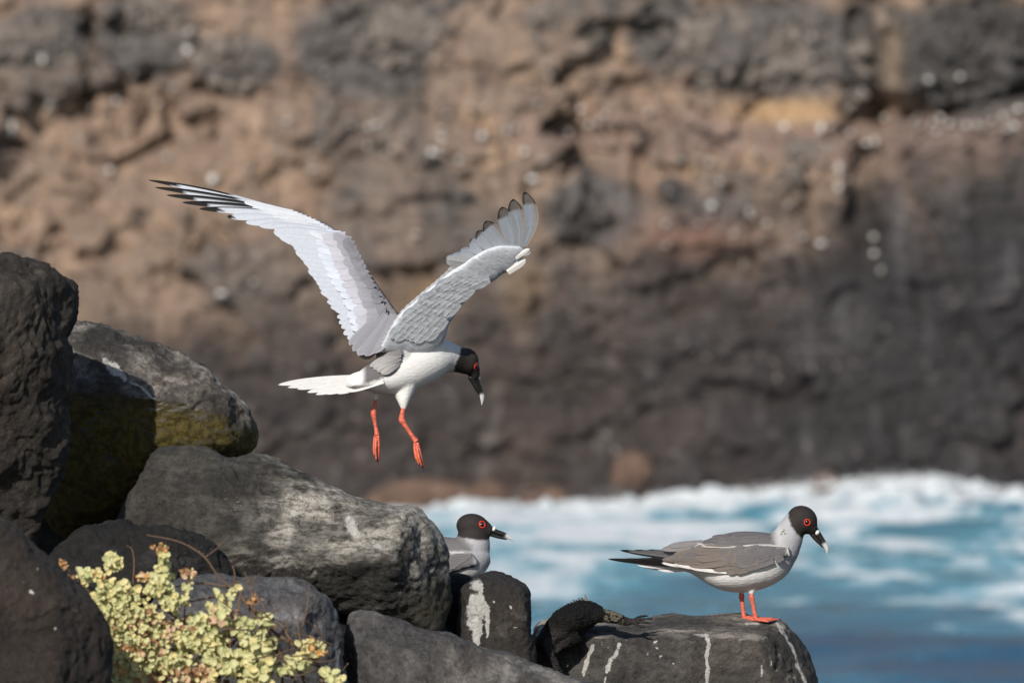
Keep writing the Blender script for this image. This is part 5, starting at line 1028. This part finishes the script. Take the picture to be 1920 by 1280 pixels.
def leaf_geo(seed):
    r = random.Random(seed); cup = r.uniform(0.1, 0.5); fold = r.uniform(-0.1, 0.55); wdt = r.uniform(0.7, 1.05); V = [(0, 0, 0)]; F = []
    n = 9; out = []
    for i in range(n):
        a = -math.pi / 2 + 2 * math.pi * (i + 0.5) / n; q = 1 + r.uniform(-0.24, 0.14)
        out.append((0.5 * wdt * q * math.cos(a), 0.5 + 0.5 * q * math.sin(a)))
    V = [(0, 0.48, -cup * 0.12)] + [(x * 0.55, 0.48 + (y - 0.48) * 0.55, 0.02 + r.uniform(-.03, .03)) for x, y in out] + [(x, y, cup * (x * x * 2 + (y - 0.5) ** 2) + fold * abs(x) + r.uniform(-.09, .09)) for x, y in out]
    for i in range(n):
        j = (i + 1) % n; F.append((0, 1 + i, 1 + j)); F.append((1 + i, 1 + n + i, 1 + n + j, 1 + j))
    return V, F
GEO = [leaf_geo(i) for i in range(9)]; LEAF = {}
for gi, (V, F) in enumerate(GEO):
    for mi, m in enumerate(LM): me = mesh('leaf', V, F); me.materials.append(m); LEAF[gi, mi] = me
# clusters in crop pixels: x, y, radius x, radius y, how many, size px, kinds
r6 = random.Random(21); GRN = [0, 0, 0, 1, 1, 2]; MIXD = [0, 1, 1, 2, 2, 4, 5, 0, 0]; DRY = [4, 1, 4, 5]
clusters = [(605, 260, 34, 40, 14, 15, GRN), (455, 335, 38, 34, 12, 14, GRN), (525, 340, 30, 26, 10, 12, [1, 3, 0]), (620, 420, 90, 50, 46, 15, GRN), (560, 500, 80, 50, 40, 13, GRN), (860, 240, 22, 40, 10, 14, GRN), (850, 190, 30, 22, 6, 9, [4, 3, 4]), (865, 340, 36, 60, 22, 14, GRN), (760, 345, 20, 18, 7, 11, [5, 3, 1]), (1005, 325, 34, 28, 8, 11, DRY), (995, 395, 22, 22, 6, 12, GRN), (340, 285, 18, 28, 7, 9, [4, 3]), (380, 345, 8, 8, 2, 8, [4]), (710, 500, 90, 60, 36, 13, GRN), (640, 580, 90, 60, 60, 12, MIXD), (780, 570, 80, 60, 40, 12, MIXD), (930, 470, 50, 36, 16, 14, GRN), (840, 400, 70, 40, 22, 13, GRN),
            (660, 690, 100, 60, 60, 12, MIXD), (840, 660, 90, 70, 55, 12, MIXD), (700, 780, 110, 60, 60, 14, GRN + [5, 3]), (860, 790, 80, 60, 36, 13, MIXD), (620, 880, 90, 60, 40, 14, MIXD), (780, 900, 110, 50, 50, 14, MIXD), (1050, 870, 90, 50, 36, 17, [5, 4, 5, 1]), (1080, 600, 60, 60, 22, 15, GRN), (1030, 680, 70, 50, 26, 15, GRN), (1180, 550, 50, 40, 12, 19, [5, 0, 5, 1]), (1150, 520, 36, 36, 10, 17, GRN), (1150, 680, 50, 50, 16, 15, GRN), (1290, 600, 44, 40, 12, 17, [0, 2, 2]), (1385, 590, 24, 40, 4, 24, [0]), (1330, 680, 40, 40, 10, 16, GRN),
            (1200, 770, 70, 50, 24, 16, GRN), (1330, 780, 50, 40, 12, 19, GRN), (1385, 760, 60, 70, 18, 22, GRN), (1400, 840, 50, 50, 12, 22, GRN), (1240, 800, 60, 50, 14, 18, [1, 0, 0]), (1200, 440, 40, 24, 5, 14, GRN), (1250, 405, 10, 12, 2, 13, [0, 1]), (960, 790, 60, 60, 24, 13, MIXD), (1580, 780, 50, 36, 14, 15, GRN), (1650, 710, 50, 30, 13, 15, [0, 1, 1, 3]), (1705, 735, 26, 20, 6, 14, [1, 3, 0]), (1755, 845, 24, 28, 3, 24, [0]), (1775, 890, 40, 20, 8, 14, GRN), (1330, 890, 60, 30, 14, 16, GRN), (1140, 790, 40, 40, 12, 13, MIXD), (1100, 740, 40, 30, 10, 14, GRN), (1000, 600, 60, 40, 12, 12, MIXD), (1340, 460, 30, 16, 4, 9, [4, 4, 3]), (1500, 830, 30, 30, 6, 14, GRN), (580, 960, 100, 40, 36, 14, MIXD), (800, 980, 140, 40, 40, 14, MIXD), (1100, 960, 120, 30, 26, 16, MIXD)]
leaves = []
for (x, y, rx, ry, n, sz, kinds) in clusters:
    for _ in range(int(n * 3.8)):
        a = r6.uniform(0, 6.283); q = 1.1 * r6.random() ** 0.6; px_ = (x + rx * q * math.cos(a)) / K; py_ = 960 + (y + ry * q * math.sin(a)) / K
        dp = -40 + r6.uniform(-50, 60) * 1.0 - 60 * (y - 400) / 500; leaves.append((px_, py_, dp, sz * r6.uniform(0.4, 1.2), r6.choice(kinds), r6.randrange(9)))
for _ in range(420):                                                  # shed and withered bits deeper in the tangle
    px_ = r6.uniform(190, 520); py_ = r6.uniform(1150, 1300); leaves.append((px_, py_, 70 + r6.uniform(-40, 40), r6.uniform(6, 13), r6.choice([4, 4, 4, 2, 3, 1]), r6.randrange(9)))
leaves.sort(key=lambda l: (l[2] * 0.15 - l[3]))
bm_v = {i: [] for i in range(6)}; bm_f = {i: [] for i in range(6)}; rest_v = []; rest_f = []; rest_m = []
for li, (px_, py_, dp, sz, kd, gi) in enumerate(leaves):
    rot = Matrix.Rotation(r6.uniform(-0.9, 0.9), 3, 'Y') @ Matrix.Rotation(r6.uniform(0.6, 1.7), 3, 'X') @ Matrix.Rotation(r6.uniform(0, 6.28), 3, 'Z')
    s = sz * pl.S; loc = pl.loc(px_, py_, dp)
    if li < 300:
        o = bpy.data.objects.new('leaf', LEAF[gi, kd]); COL.objects.link(o); o.matrix_local = Matrix.Translation(loc) @ (rot * s).to_4x4() if False else Matrix.LocRotScale(loc, rot.to_quaternion(), Vector((s, s, s))); o.parent = sh
    else:
        V, F = GEO[gi]; b0 = len(rest_v); rest_v += [loc + rot @ (Vector(v) * s) for v in V]; rest_f += [tuple(b0 + q for q in f) for f in F]; rest_m += [kd] * len(F)
me = mesh('leaves', rest_v, rest_f)
for m in LM: me.materials.append(m)
me.polygons.foreach_set('material_index', rest_m)
o = link('leaves', me, None, sh); o['kind'] = 'stuff'
